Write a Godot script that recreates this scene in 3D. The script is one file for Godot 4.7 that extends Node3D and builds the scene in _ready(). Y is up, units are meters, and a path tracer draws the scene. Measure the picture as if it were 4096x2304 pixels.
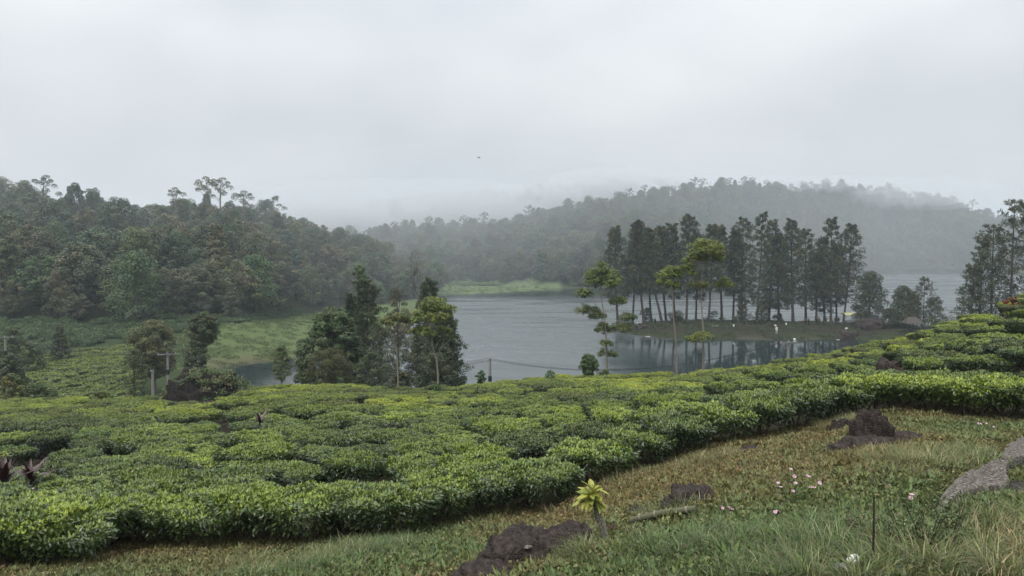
extends Node3D

# ---------------------------------------------------------------- constants of the place
const EYE := 19.0            # camera height over the lake, metres
const FPX := 750.0           # focal length in picture pixels (picture 1024 x 576)
const PITCH := 0.05066       # tangent of the downward pitch

var rng := RandomNumberGenerator.new()
var used := {}
var luts := {}
var lake := PackedVector2Array()
var nz := FastNoiseLite.new()
var nz2 := FastNoiseLite.new()
var nz3 := FastNoiseLite.new()
var M := {}
var clear := []
var bare_polys := []

# ---------------------------------------------------------------- mesh collector
class MB:
	var v := PackedVector3Array()
	var n := PackedVector3Array()
	var c := PackedColorArray()
	var ix := PackedInt32Array()
	func leaf(p: Vector3, d: Vector3, s: Vector3, l: float, w: float, col: Color, fold := 0.12, at := 0.45) -> void:
		var up := d.cross(s)
		var k := v.size()
		var mid := p + d * (l * at) + up * (w * fold)
		v.append(p); v.append(mid + s * (w * 0.5)); v.append(p + d * l - up * (w * 0.15)); v.append(mid - s * (w * 0.5))
		n.append(up); n.append((up - s * 0.35).normalized()); n.append((up + d * 0.25).normalized()); n.append((up + s * 0.35).normalized())
		c.append(col); c.append(col); c.append(col); c.append(col)
		ix.append(k); ix.append(k + 1); ix.append(k + 2); ix.append(k); ix.append(k + 2); ix.append(k + 3)
	func blade(p: Vector3, d: Vector3, s: Vector3, bend: Vector3, l: float, w: float, col: Color) -> void:
		var k := v.size()
		var up := d.cross(s)
		var m := p + d * (l * 0.55)
		var t := m + (d + bend).normalized() * (l * 0.45)
		v.append(p - s * (w * 0.5)); v.append(p + s * (w * 0.5)); v.append(m - s * (w * 0.4)); v.append(m + s * (w * 0.4)); v.append(t)
		for q in 5:
			n.append(up); c.append(col)
		for q in [0, 1, 2, 1, 3, 2, 2, 3, 4]:
			ix.append(k + q)
	func tri(a: Vector3, b: Vector3, d: Vector3, col: Color) -> void:
		var k := v.size()
		var nn := (d - a).cross(b - a).normalized()
		v.append(a); v.append(b); v.append(d)
		for q in 3:
			n.append(nn); c.append(col); ix.append(k + q)
	func tube(pts: Array, rad: Array, sides: int, col: Color, cap := true) -> void:
		var k := v.size()
		var m := pts.size()
		for i in m:
			var d: Vector3 = (pts[mini(i + 1, m - 1)] - pts[maxi(i - 1, 0)]).normalized()
			var a := d.cross(Vector3(0.31, 0.17, 0.93)).normalized()
			if a.length() < 0.5:
				a = d.cross(Vector3.RIGHT).normalized()
			var b := d.cross(a)
			for j in sides:
				var f := TAU * j / sides
				var o := a * cos(f) + b * sin(f)
				v.append(pts[i] + o * rad[i]); n.append(o); c.append(col)
		for i in m - 1:
			for j in sides:
				var j2 := (j + 1) % sides
				var p := k + i * sides
				ix.append(p + j); ix.append(p + sides + j); ix.append(p + j2)
				ix.append(p + j2); ix.append(p + sides + j); ix.append(p + sides + j2)
		if cap:
			for e in [0, m - 1]:
				var q := v.size()
				var d: Vector3 = (pts[1] - pts[0]).normalized() * (-1.0 if e == 0 else 1.0)
				v.append(pts[e]); n.append(d); c.append(col)
				for j in sides:
					v.append(v[k + e * sides + j]); n.append(d); c.append(col)
				for j in sides:
					ix.append(q)
					if e == 0:
						ix.append(q + 1 + j); ix.append(q + 1 + (j + 1) % sides)
					else:
						ix.append(q + 1 + (j + 1) % sides); ix.append(q + 1 + j)
	func box(o: Vector3, s: Vector3, col: Color, b := Basis()) -> void:
		var h := s * 0.5
		for ax in 3:
			for sg in [-1.0, 1.0]:
				var nn := Vector3.ZERO
				nn[ax] = sg
				var e1 := Vector3.ZERO
				e1[(ax + 1) % 3] = h[(ax + 1) % 3]
				var e2 := Vector3.ZERO
				e2[(ax + 2) % 3] = h[(ax + 2) % 3]
				var cc := nn * h[ax]
				var k := v.size()
				for q in [cc - e1 - e2, cc + e1 - e2, cc + e1 + e2, cc - e1 + e2]:
					v.append(o + b * q); n.append(b * nn); c.append(col)
				for q in ([0, 2, 1, 0, 3, 2] if sg > 0 else [0, 1, 2, 0, 2, 3]):
					ix.append(k + q)
	func outward(ref: Vector3) -> void:
		# turn every face away from ref, then smooth the normals
		n.resize(v.size())
		n.fill(Vector3.ZERO)
		for t in range(0, ix.size(), 3):
			var a := v[ix[t]]
			var nn := (v[ix[t + 2]] - a).cross(v[ix[t + 1]] - a)
			if nn.dot((a + v[ix[t + 1]] + v[ix[t + 2]]) / 3.0 - ref) < 0:
				var q := ix[t + 1]
				ix[t + 1] = ix[t + 2]
				ix[t + 2] = q
				nn = -nn
			for k in 3:
				n[ix[t + k]] += nn
		for i in n.size():
			n[i] = n[i].normalized()
	func add_to(m: ArrayMesh, mat: Material) -> void:
		if v.is_empty():
			return
		var a := []
		a.resize(Mesh.ARRAY_MAX)
		a[Mesh.ARRAY_VERTEX] = v; a[Mesh.ARRAY_NORMAL] = n; a[Mesh.ARRAY_COLOR] = c; a[Mesh.ARRAY_INDEX] = ix
		m.add_surface_from_arrays(Mesh.PRIMITIVE_TRIANGLES, a)
		m.surface_set_material(m.get_surface_count() - 1, mat)
	func mesh(mat: Material) -> ArrayMesh:
		var m := ArrayMesh.new()
		add_to(m, mat)
		return m

# ---------------------------------------------------------------- small helpers
func rr(a: float, b: float) -> float:
	return a + (b - a) * rng.randf()

func rdir() -> Vector3:
	var z := rr(-1, 1)
	var f := rr(0, TAU)
	var r := sqrt(1 - z * z)
	return Vector3(r * cos(f), z, r * sin(f))

func side_of(d: Vector3) -> Vector3:
	var s := d.cross(rdir())
	return s.normalized() if s.length() > 0.05 else d.cross(Vector3(0.2, 0.9, 0.1)).normalized()

func vary(c: Color, lo := 0.75, hi := 1.3) -> Color:
	var k := rr(lo, hi)
	return Color(c.r * k * rr(0.9, 1.1), c.g * k, c.b * k * rr(0.85, 1.15))

func numbered(called: String) -> String:
	var k: int = used.get(called, 0)
	used[called] = k + 1
	return called if k == 0 else "%s_%03d" % [called, k]

func ordinal(k: int) -> String:
	var t := "th"
	if k % 100 < 11 or k % 100 > 13:
		t = ["th", "st", "nd", "rd", "th", "th", "th", "th", "th", "th"][k % 10]
	return str(k) + t

func tag(o: Node3D, label: String, category: String, group := "", kind := "") -> void:
	if label: o.set_meta("label", label)
	if category: o.set_meta("category", category)
	if group: o.set_meta("group", group)
	if kind: o.set_meta("kind", kind)

func thing(called: String, label: String, category: String, at: Vector3, group := "") -> Node3D:
	var o := Node3D.new()
	o.name = numbered(called)
	add_child(o)
	o.position = at
	tag(o, label, category, group)
	return o

func part(parent: Node3D, called: String, mesh: Mesh, mat: Material = null) -> MeshInstance3D:
	var o := MeshInstance3D.new()
	o.name = called
	o.mesh = mesh
	if mat: o.material_override = mat
	parent.add_child(o, true)
	return o

func copy_of(o: Node3D) -> Node3D:
	var r: Node3D = o.duplicate()
	r.name = numbered(str(o.name))
	add_child(r)
	return r

func scatter(parent: Node3D, called: String, mesh: Mesh, at: Array, cols: PackedColorArray) -> MultiMeshInstance3D:
	var mm := MultiMesh.new()
	mm.transform_format = MultiMesh.TRANSFORM_3D
	mm.use_colors = true
	mm.mesh = mesh
	mm.instance_count = at.size()
	for i in at.size():
		mm.set_instance_transform(i, at[i])
		mm.set_instance_color(i, cols[i])
	var o := MultiMeshInstance3D.new()
	o.name = called
	o.multimesh = mm
	parent.add_child(o, true)
	return o

func mat(r: float, g: float, b: float, rough := 0.6, vcol := true, spec := 0.5, back := 0.0) -> StandardMaterial3D:
	var m := StandardMaterial3D.new()
	m.albedo_color = Color(r, g, b).linear_to_srgb()
	m.roughness = rough
	m.metallic_specular = spec
	m.vertex_color_use_as_albedo = vcol
	if back > 0:
		m.backlight_enabled = true
		m.backlight = Color(back, back, back * 0.7)
	return m

func noise_tex(freq: float, oct: int, lo: Color, hi: Color, sd: int, size := 512, mid := 0.5) -> NoiseTexture2D:
	var f := FastNoiseLite.new()
	f.noise_type = FastNoiseLite.TYPE_SIMPLEX_SMOOTH
	f.frequency = freq
	f.fractal_octaves = oct
	f.seed = sd
	var g := Gradient.new()
	g.offsets = PackedFloat32Array([0.15, mid, 0.85])
	g.colors = PackedColorArray([lo, lo.lerp(hi, 0.5), hi])
	var t := NoiseTexture2D.new()
	t.width = size
	t.height = size
	t.seamless = true
	t.noise = f
	t.color_ramp = g
	return t

func textured(m: StandardMaterial3D, t: Texture2D, scale: float, bump: Texture2D = null, bump_cm := 1.0) -> StandardMaterial3D:
	m.albedo_texture = t
	m.uv1_triplanar = true
	m.uv1_world_triplanar = true
	m.uv1_scale = Vector3.ONE * scale
	if bump:
		m.heightmap_enabled = true
		m.heightmap_texture = bump
		m.heightmap_scale = bump_cm
	return m

# ---------------------------------------------------------------- picture pixel -> world ray (used to find where things stand)
func ray(px: float, row: float) -> Vector3:
	var y := -(row - 288.0) / FPX
	# camera pitched down: rotate about x
	var cs := 1.0 / sqrt(1.0 + PITCH * PITCH)
	var sn := PITCH * cs
	var v := Vector3((px - 512.0) / FPX, y * cs - sn, -(cs + y * sn))
	return v / -v.z

func at(px: float, row: float, depth: float) -> Vector3:
	return Vector3(0, EYE, 0) + ray(px, row) * depth

func hit(px: float, row: float, dmin := 3.0, dmax := 700.0) -> Vector3:
	var r := ray(px, row)
	var d := dmin
	var prev := dmin
	while d < dmax:
		if EYE + r.y * d < ht(r.x * d, d):
			break
		prev = d
		d *= 1.02
	var lo := prev
	var hi := d
	for k in 8:
		var m := (lo + hi) * 0.5
		if EYE + r.y * m < ht(r.x * m, m):
			hi = m
		else:
			lo = m
	return Vector3(r.x * hi, EYE + r.y * hi, -hi)

func on_ground(px: float, depth: float, sink := 0.0) -> Vector3:
	var x := (px - 512.0) / FPX * depth
	return Vector3(x, ht(x, depth) - sink, -depth)

# ---------------------------------------------------------------- terrain
func make_lut(called: String, pts: Array, blur := 3) -> void:
	var t := PackedFloat32Array()
	t.resize(386)
	for i in 386:
		var px := -256.0 + i * 4.0
		var k := 0
		while k < pts.size() - 2 and px > pts[k + 1][0]:
			k += 1
		var f := clampf((px - pts[k][0]) / (pts[k + 1][0] - pts[k][0]), 0, 1)
		t[i] = lerpf(pts[k][1], pts[k + 1][1], f)
	for b in blur:
		var u := t.duplicate()
		for i in range(1, 385):
			u[i] = (t[i - 1] + t[i] * 2.0 + t[i + 1]) * 0.25
		t = u
	luts[called] = t

func lut(t: PackedFloat32Array, px: float) -> float:
	var f := (clampf(px, -256.0, 1276.0) + 256.0) * 0.25
	var i := int(f)
	return lerpf(t[i], t[i + 1], f - i)

var l_dn: PackedFloat32Array
var l_rn: PackedFloat32Array
var l_dc: PackedFloat32Array
var l_rc: PackedFloat32Array
var l_lb: PackedFloat32Array
var l_lc: PackedFloat32Array
var l_lh: PackedFloat32Array
var l_fb: PackedFloat32Array
var l_fc: PackedFloat32Array
var l_fh: PackedFloat32Array
var l_rh: PackedFloat32Array

func crest_table(rows: Array, depth: Array, tree: float) -> Array:
	var out := []
	for k in rows.size():
		out.append([rows[k][0], EYE + (250.0 - rows[k][1]) * depth[k] / FPX - tree])
	return out

func terrain_tables() -> void:
	make_lut("dn", [[-256, 11.8], [165, 11.7], [300, 11.7], [400, 12.2], [550, 12.9], [620, 14.4], [680, 14.9], [735, 15.6], [810, 16.1], [865, 16.9], [930, 16.9], [1000, 15.9], [1276, 14]])
	make_lut("rn", [[-256, 5.1], [0, 4.95], [165, 4.88], [300, 4.82], [400, 4.78], [550, 4.58], [620, 4.46], [680, 4.29], [735, 4.15], [810, 4.02], [865, 3.86], [930, 3.78], [1000, 3.72], [1276, 3.5]])
	make_lut("dc", [[-256, 52], [0, 52], [128, 52], [200, 54], [350, 56], [560, 56], [640, 55], [700, 54], [760, 52], [820, 50], [870, 47], [910, 45], [960, 42], [1000, 40], [1024, 38], [1276, 34]])
	make_lut("rc", [[-256, 11.6], [0, 11.3], [128, 11.2], [200, 11.4], [275, 10.85], [350, 10.9], [400, 11.2], [450, 11.25], [500, 10.7], [560, 10.3], [640, 10.0], [700, 9.65], [760, 8.8], [820, 8.05], [870, 6.85], [910, 6.1], [960, 4.85], [1000, 3.9], [1024, 3.3], [1276, -1.0]], 2)
	make_lut("lb", [[-256, 145], [0, 150], [100, 150], [240, 162], [290, 212], [340, 235], [400, 270], [440, 312], [1276, 900]])
	var lr := [[-256, 186], [0, 190], [80, 199], [160, 198], [200, 195], [240, 204], [280, 215], [320, 226], [360, 236], [385, 255], [405, 275], [437, 290], [1276, 320]]
	var ld := [255, 260, 262, 265, 268, 275, 290, 308, 320, 325, 325, 330, 900]
	var lct := []
	for k in lr.size():
		lct.append([lr[k][0], ld[k]])
	make_lut("lc", lct)
	make_lut("lh", crest_table(lr, ld, 12.0), 2)
	make_lut("fb", [[-256, 420], [300, 420], [400, 400], [470, 402], [552, 378], [600, 380], [660, 412], [720, 465], [800, 533], [880, 600], [960, 602], [1024, 560], [1276, 480]])
	var fr := [[-256, 250], [300, 238], [360, 230], [400, 224], [450, 223], [500, 218], [550, 208], [600, 197], [650, 190], [690, 186], [715, 182], [760, 182], [800, 185], [840, 183], [880, 188], [930, 194], [960, 202], [985, 212], [1000, 218], [1040, 224], [1276, 224]]
	var fd := [560, 545, 540, 540, 545, 550, 555, 560, 590, 625, 645, 680, 715, 740, 758, 765, 760, 745, 735, 710, 680]
	var fct := []
	for k in fr.size():
		fct.append([fr[k][0], fd[k]])
	make_lut("fc", fct)
	make_lut("fh", crest_table(fr, fd, 13.0), 2)
	var rrw := [[-256, 240], [200, 236], [280, 228], [340, 222], [400, 214], [450, 209], [500, 204], [540, 201], [580, 198], [640, 195], [720, 200], [1276, 240]]
	var rd := []
	for k in rrw.size():
		rd.append(860)
	make_lut("rh", crest_table(rrw, rd, 0.0), 3)
	l_dn = luts.dn; l_rn = luts.rn; l_dc = luts.dc; l_rc = luts.rc
	l_lb = luts.lb; l_lc = luts.lc; l_lh = luts.lh; l_fb = luts.fb; l_fc = luts.fc; l_fh = luts.fh; l_rh = luts.rh
	lake = PackedVector2Array([Vector2(-46, 108), Vector2(-47, 116), Vector2(-45.6, 121), Vector2(-37, 132), Vector2(-30, 150), Vector2(-25, 180), Vector2(-25, 250), Vector2(-31, 310), Vector2(-14, 324), Vector2(4, 343), Vector2(19, 356), Vector2(21, 366), Vector2(44, 376), Vector2(80, 407), Vector2(127, 462), Vector2(203, 530), Vector2(291, 597), Vector2(355, 600), Vector2(374, 548), Vector2(330, 420), Vector2(200, 260), Vector2(124, 195), Vector2(96, 184), Vector2(70, 194), Vector2(45, 196), Vector2(28, 189), Vector2(23, 178), Vector2(26, 169), Vector2(31, 162), Vector2(42, 158), Vector2(50, 159), Vector2(58, 157), Vector2(66, 158.5), Vector2(75, 156), Vector2(84, 152), Vector2(86, 138), Vector2(80, 110), Vector2(66, 84), Vector2(40, 72), Vector2(0, 74), Vector2(-28, 82), Vector2(-42, 98)])

func lake_sd(x: float, d: float) -> float:
	# signed distance to the shore line, positive on land
	var p := Vector2(x, d)
	var best := 1e9
	var inside := false
	var m := lake.size()
	var b := lake[m - 1]
	for k in m:
		var a := lake[k]
		var e := b - a
		var w := p - a
		var q := w - e * clampf(w.dot(e) / e.length_squared(), 0, 1)
		best = minf(best, q.length_squared())
		if (a.y > d) != (b.y > d) and x < e.x * (d - a.y) / e.y + a.x:
			inside = not inside
		b = a
	best = sqrt(best)
	return -best if inside else best

func ht(x: float, d: float) -> float:
	var dd := maxf(d, 4.0)
	var px := 512.0 + FPX * x / dd
	var dn := lut(l_dn, px)
	var dc := lut(l_dc, px)
	var rn := lut(l_rn, px)
	var rc := lut(l_rc, px)
	var drop := 1.7
	if d <= 0:
		drop = 1.7
	elif d < dn:
		drop = lerpf(1.7, rn, d / dn)
	elif d < dc:
		drop = lerpf(rn, rc, (d - dn) / (dc - dn))
	else:
		var e := d - dc
		var s0 := (rc - rn) / (dc - dn)
		var e1 := minf(e, 12.0)
		drop = rc + s0 * e + 0.011 * e1 * e1 + maxf(e - 12.0, 0) * 0.26
	var f := EYE - drop
	if d > 3.0:
		f += nz.get_noise_2d(x * 3.0, d * 3.0) * 0.22 * clampf(d / 12.0, 0, 1)
	if d < 60 or f > 8.0:
		return f
	var sd := lake_sd(x, d) if d < 640 else 30.0
	var h := 0.0
	if sd < 0:
		h = maxf(-3.0, sd * 0.16)
	else:
		var pen := clampf((x - 18.0) / 8.0, 0, 1) * clampf((215.0 - d) / 15.0, 0, 1) * clampf((d - 90.0) / 30.0, 0, 1)
		h = minf(sd * 0.16, lerpf(0.55, 1.55, pen)) + nz.get_noise_2d(x * 4.0, d * 4.0) * lerpf(0.12, 0.5, pen) * clampf(sd * 0.3, 0, 1)
		if x < -46:
			h += clampf((-46.0 - x) * 0.08, 0, 1) * clampf((d - 78.0) * 0.04, 0, 3.2) * clampf((200.0 - d) / 40.0, 0, 1)
		# left wooded hill
		if px < 440 and d < 600:
			var b := lut(l_lb, px)
			if d > b:
				var cD := lut(l_lc, px)
				var hc := lut(l_lh, px)
				var t := (d - b) / (cD - b)
				if t < 1.0:
					h += maxf(hc - h, 0) * pow(t, 0.85) + nz.get_noise_2d(x * 1.3, d * 1.3) * 2.5 * t * (1.0 - t) * 4.0
				else:
					h = maxf(h, lerpf(hc, 6.0, clampf((t - 1.0) * 0.6, 0, 1)))
		# far wooded hill and the ridge behind it
		if px > 250 and d > 370:
			var b2 := lut(l_fb, px)
			if d > b2:
				var c2 := lut(l_fc, px)
				var h2 := lut(l_fh, px)
				var t2 := (d - b2) / (c2 - b2)
				if t2 < 1.0:
					h = maxf(h, 0.6 + maxf(h2 - 0.6, 0) * pow(t2, 0.9) + nz.get_noise_2d(x * 0.8, d * 0.8) * 7.0 * t2 * (1.0 - t2) * 4.0)
				else:
					h = maxf(h, lerpf(h2, h2 * 0.55, clampf((t2 - 1.0) * 2.0, 0, 1)))
		if d > 560:
			var h3 := lut(l_rh, px)
			var t3 := clampf((d - 560.0) / 300.0, 0, 1)
			h = maxf(h, h3 * t3 * t3 * (3.0 - 2.0 * t3) if d < 860 else h3 * (1.0 - clampf((d - 860.0) / 900.0, 0, 0.8)))
	return maxf(f, h)

func ground_color(x: float, d: float, sd: float, px: float) -> Color:
	var n1 := nz2.get_noise_2d(x * 2.0, d * 2.0)
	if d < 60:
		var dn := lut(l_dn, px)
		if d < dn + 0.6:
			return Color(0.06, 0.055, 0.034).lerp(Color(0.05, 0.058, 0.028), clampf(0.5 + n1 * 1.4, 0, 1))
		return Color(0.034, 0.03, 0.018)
	if sd < 0.9:
		return Color(0.085, 0.078, 0.055) if sd > -0.5 else Color(0.03, 0.035, 0.03)
	if d > 250 and px > 430 and px < 560 and d < 412:
		return Color(0.13, 0.18, 0.085)
	if px < 440 and d > lut(l_lb, px) - 4.0 and d < 600:
		return Color(0.028, 0.032, 0.018)
	if d > 560 and px > 300 and px < 640 and d > lut(l_fc, px) + 30.0:
		return Color(0.085, 0.12, 0.05)
	if d > 370 and d > lut(l_fb, px):
		return Color(0.03, 0.035, 0.02)
	if x > 18 and d > 140 and d < 215:
		var g := clampf(0.9 - sd * 0.11 + n1 * 0.9, 0, 1)
		return Color(0.042, 0.038, 0.025).lerp(Color(0.045, 0.062, 0.024), g)
	if px > 190 and px < 420 and d > 112 and sd < 60:
		var g2 := clampf(sd * 0.12 - 0.1 + n1 * 0.5, 0, 1)
		return Color(0.125, 0.125, 0.065).lerp(Color(0.115, 0.155, 0.06), g2)
	return Color(0.05, 0.07, 0.028)

# how far the wind ruffles the lake: most on open water, hardly in the lee of the peninsula and in the bays
func open_water(x: float, dd: float) -> float:
	var k := 1.0 - smoothstep(0.0, 1.0, clampf((x - 8.0) / 26.0, 0, 1)) * smoothstep(0.0, 1.0, clampf((172.0 - dd) / 18.0, 0, 1))
	k *= 1.0 - 0.75 * smoothstep(255.0, 330.0, dd) * (1.0 - smoothstep(60.0, 130.0, x))
	k *= smoothstep(-46.0, -22.0, x)
	return k * clampf(0.78 + nz2.get_noise_2d(x * 0.6, dd * 2.4) * 0.75, 0.2, 1.1)

func build_terrain() -> void:
	var th := PackedFloat32Array()
	var a := -180.0
	while a < 180.0:
		th.append(deg_to_rad(a))
		a += 0.36 if absf(a + 0.2) < 40.0 else 5.0
	th.append(PI)
	var rad := PackedFloat32Array([0.3])
	var r := 1.2
	while r < 1750.0:
		rad.append(r)
		r *= 1.024 if r < 700 else 1.06
	var mb := MB.new()
	var nt := th.size()
	for j in rad.size():
		for i in nt:
			var x := sin(th[i]) * rad[j]
			var d := cos(th[i]) * rad[j]
			var px := 512.0 + FPX * x / maxf(d, 4.0)
			mb.v.append(Vector3(x, ht(x, d), -d))
			var sd := lake_sd(x, d) if d > 60 and d < 640 else 30.0
			mb.c.append(ground_color(x, d, sd, px))
	for j in rad.size() - 1:
		for i in nt - 1:
			var p := j * nt + i
			mb.ix.append(p); mb.ix.append(p + nt); mb.ix.append(p + 1)
			mb.ix.append(p + 1); mb.ix.append(p + nt); mb.ix.append(p + nt + 1)
	mb.n.resize(mb.v.size())
	for t in range(0, mb.ix.size(), 3):
		var nn := (mb.v[mb.ix[t + 2]] - mb.v[mb.ix[t]]).cross(mb.v[mb.ix[t + 1]] - mb.v[mb.ix[t]])
		for q in 3:
			mb.n[mb.ix[t + q]] += nn
	for i in mb.n.size():
		mb.n[i] = mb.n[i].normalized()
		if mb.n[i].y < 0:
			mb.n[i] = -mb.n[i]
	var g := part(self, "ground", mb.mesh(M.ground))
	tag(g, "sloping ground of grass, soil and hillsides round the lake", "ground", "", "structure")
	var w := MB.new()
	var wn := FastNoiseLite.new()
	wn.seed = 8
	wn.frequency = 0.7
	wn.fractal_octaves = 3
	var cols := 440
	var dl := PackedFloat32Array()
	var q := 62.0
	while q < 640.0:
		dl.append(q)
		q += clampf(q * q / 26000.0, 0.3, 6.0)
	for j in dl.size():
		for i in cols + 1:
			var dd := dl[j]
			var x := lerpf(-0.62, 0.72, i / float(cols)) * dd
			var open := open_water(x, dd)
			var amp := 0.003 + 0.014 * open
			var sx := wn.get_noise_2d(x, dd * 1.6) * amp
			var sz := wn.get_noise_2d(x + 300.0, dd * 1.6 + 50.0) * amp * 1.8
			w.v.append(Vector3(x, 0, -dd)); w.n.append(Vector3(sx, 1.0, sz).normalized()); w.c.append(Color.WHITE)
	for j in dl.size() - 1:
		for i in cols:
			var p := j * (cols + 1) + i
			w.ix.append(p); w.ix.append(p + cols + 1); w.ix.append(p + 1)
			w.ix.append(p + 1); w.ix.append(p + cols + 1); w.ix.append(p + cols + 2)
	var lk := part(self, "lake_water", w.mesh(M.water))
	tag(lk, "grey green lake water with faint ripples", "lake", "", "structure")

# ---------------------------------------------------------------- foliage builders
func puff(mb: MB, c: Vector3, r: Vector3, count: int, l: float, w: float, cols: Array, shell := 0.55, droop := 0.0, up := 0.15) -> void:
	var base: Color = cols[rng.randi() % cols.size()]
	base = vary(base, 0.85, 1.18)
	for k in count:
		var o := rdir()
		if o.y < -0.3 and rng.randf() < 0.65:
			o.y = -o.y
		var q := lerpf(shell, 1.0, sqrt(rng.randf()))
		var p := c + o * r * q
		var nn := (o * 0.75 + rdir() * 0.62 + Vector3(0, 0.3 + up, 0)).normalized()
		var d := side_of(nn)
		d = (d - Vector3(0, droop, 0)).normalized()
		mb.leaf(p - d * l * 0.5, d, nn.cross(d).normalized(), l * rr(0.7, 1.25), w * rr(0.8, 1.2), vary(base))

func limb(mb: MB, a: Vector3, b: Vector3, r0: float, r1: float, col: Color, sides := 5, wob := 0.06) -> void:
	var len := a.distance_to(b)
	var pts := [a]
	var rd := [r0]
	for k in range(1, 4):
		var f := k / 4.0
		pts.append(a.lerp(b, f) + rdir() * len * wob + Vector3(0, len * 0.04 * sin(f * PI), 0))
		rd.append(lerpf(r0, r1, f))
	pts.append(b)
	rd.append(r1)
	mb.tube(pts, rd, sides, col, false)

# a broadleaf crown over a trunk; origin at the foot of the trunk
func broadleaf(hgt: float, rad: Vector3, shape: String, clusters: int, per: int, l: float, w: float, cr: float, cols: Array, bark: Color, tr: float, low := 0.0, sparse := 0.0) -> Array:
	var wood := MB.new()
	var crown := MB.new()
	var cy := hgt - rad.y
	var bottom := maxf(cy - rad.y, 0.3)
	var bendv := Vector3(rr(-0.04, 0.04), 0, rr(-0.04, 0.04)) * hgt
	var top := Vector3(bendv.x, cy + rad.y * 0.45, bendv.z)
	wood.tube([Vector3(0, -0.5, 0), Vector3(bendv.x * 0.3, bottom * 0.5, bendv.z * 0.5), Vector3(bendv.x * 0.7, bottom, bendv.z * 0.7), Vector3(bendv.x, cy, bendv.z), top], [tr * 1.35, tr, tr * 0.85, tr * 0.5, tr * 0.2], 7, bark, false)
	var rm := (rad.x + rad.y + rad.z) / 3.0
	for k in clusters:
		var t := (k + rr(0.1, 0.9)) / clusters
		var ph := k * 2.39996 + rr(-0.5, 0.5)
		var prof := 1.0
		if shape == "round":
			t = 1.0 - pow(1.0 - t, 0.85)
			prof = sqrt(maxf(1.0 - pow(2.0 * t - 1.0, 2.0), 0.02))
		elif shape == "dome":
			prof = sqrt(maxf(1.0 - t * t, 0.03))
		elif shape == "cone":
			prof = (1.0 - t) * 0.95 + 0.08
		elif shape == "column":
			prof = minf(1.0, 3.0 * minf(t + 0.15, 1.05 - t))
		var q := rr(0.6, 0.92) if k % 4 else rr(0.1, 0.55)
		var c := Vector3(cos(ph) * rad.x * prof * q, cy - rad.y + 2.0 * rad.y * lerpf(low, 0.96, t), sin(ph) * rad.z * prof * q)
		c += Vector3(bendv.x, 0, bendv.z)
		var s := cr * rm * rr(0.75, 1.25)
		if rng.randf() < sparse:
			continue
		puff(crown, c, Vector3(s, s * rr(0.6, 0.85), s), per, l, w, cols)
		if k % 2 == 0:
			var j := Vector3(bendv.x, clampf(c.y - rad.y * 0.7, bottom * 0.8, cy + rad.y * 0.2), bendv.z)
			limb(wood, j, c, tr * 0.38, tr * 0.1, bark)
	return [wood, crown]

# a pine; origin at the foot
func pine(hgt: float, start: float, width: float, lean: Vector3, branches: int, tufts: int, nl: float, cols: Array, bark: Color, tr: float) -> Array:
	var wood := MB.new()
	var crown := MB.new()
	var pts := []
	var rd := []
	for k in 9:
		var f := k / 8.0
		pts.append(Vector3(lean.x * f + lean.x * 0.25 * sin(f * PI), hgt * f - (0.6 if k == 0 else 0.0), lean.z * f))
		rd.append(tr * (1.0 - 0.86 * f) * (1.25 if k == 0 else 1.0))
	wood.tube(pts, rd, 7, bark, false)
	for k in branches:
		var f := lerpf(start, 0.985, (k + rr(0, 1)) / branches)
		var g := (f - start) / (1.0 - start)
		var ln := width * (pow(1.0 - g, 0.62) * 0.86 + 0.16) * rr(0.55, 1.15) * clampf(g * 5.0 + 0.55, 0, 1)
		var ph := k * 2.39996 + rr(-0.4, 0.4)
		var a := Vector3(lean.x * f + lean.x * 0.25 * sin(f * PI), hgt * f, lean.z * f)
		var d := Vector3(cos(ph), lerpf(-0.02, 0.55, g) + rr(-0.12, 0.15), sin(ph)).normalized()
		var b := a + d * ln + Vector3(0, ln * 0.12, 0)
		limb(wood, a, b, tr * 0.22 * (1.0 - 0.6 * g), 0.02, bark, 4, 0.05)
		var base: Color = vary(cols[rng.randi() % cols.size()], 0.8, 1.2)
		for q in tufts:
			var e := lerpf(0.3, 1.02, sqrt((q + rng.randf()) / tufts))
			var p := a.lerp(b, e) + Vector3(0, ln * 0.05 * sin(e * PI), 0) + rdir() * Vector3(1, 0.7, 1) * ln * 0.25
			for z in 5:
				var o := (rdir() + d * 0.5 + Vector3(0, 0.35, 0)).normalized()
				crown.leaf(p, o, side_of(o), nl * rr(0.7, 1.4), nl * 0.24, vary(base, 0.65, 1.45), 0.1, 0.5)
	return [wood, crown]

func tree_node(called: String, label: String, cat: String, pos: Vector3, pr: Array, bark: Material, leaf: Material, group := "") -> Node3D:
	var o := thing(called, label, cat, pos, group)
	part(o, "trunk", pr[0].mesh(bark))
	part(o, "crown", pr[1].mesh(leaf))
	return o

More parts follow.
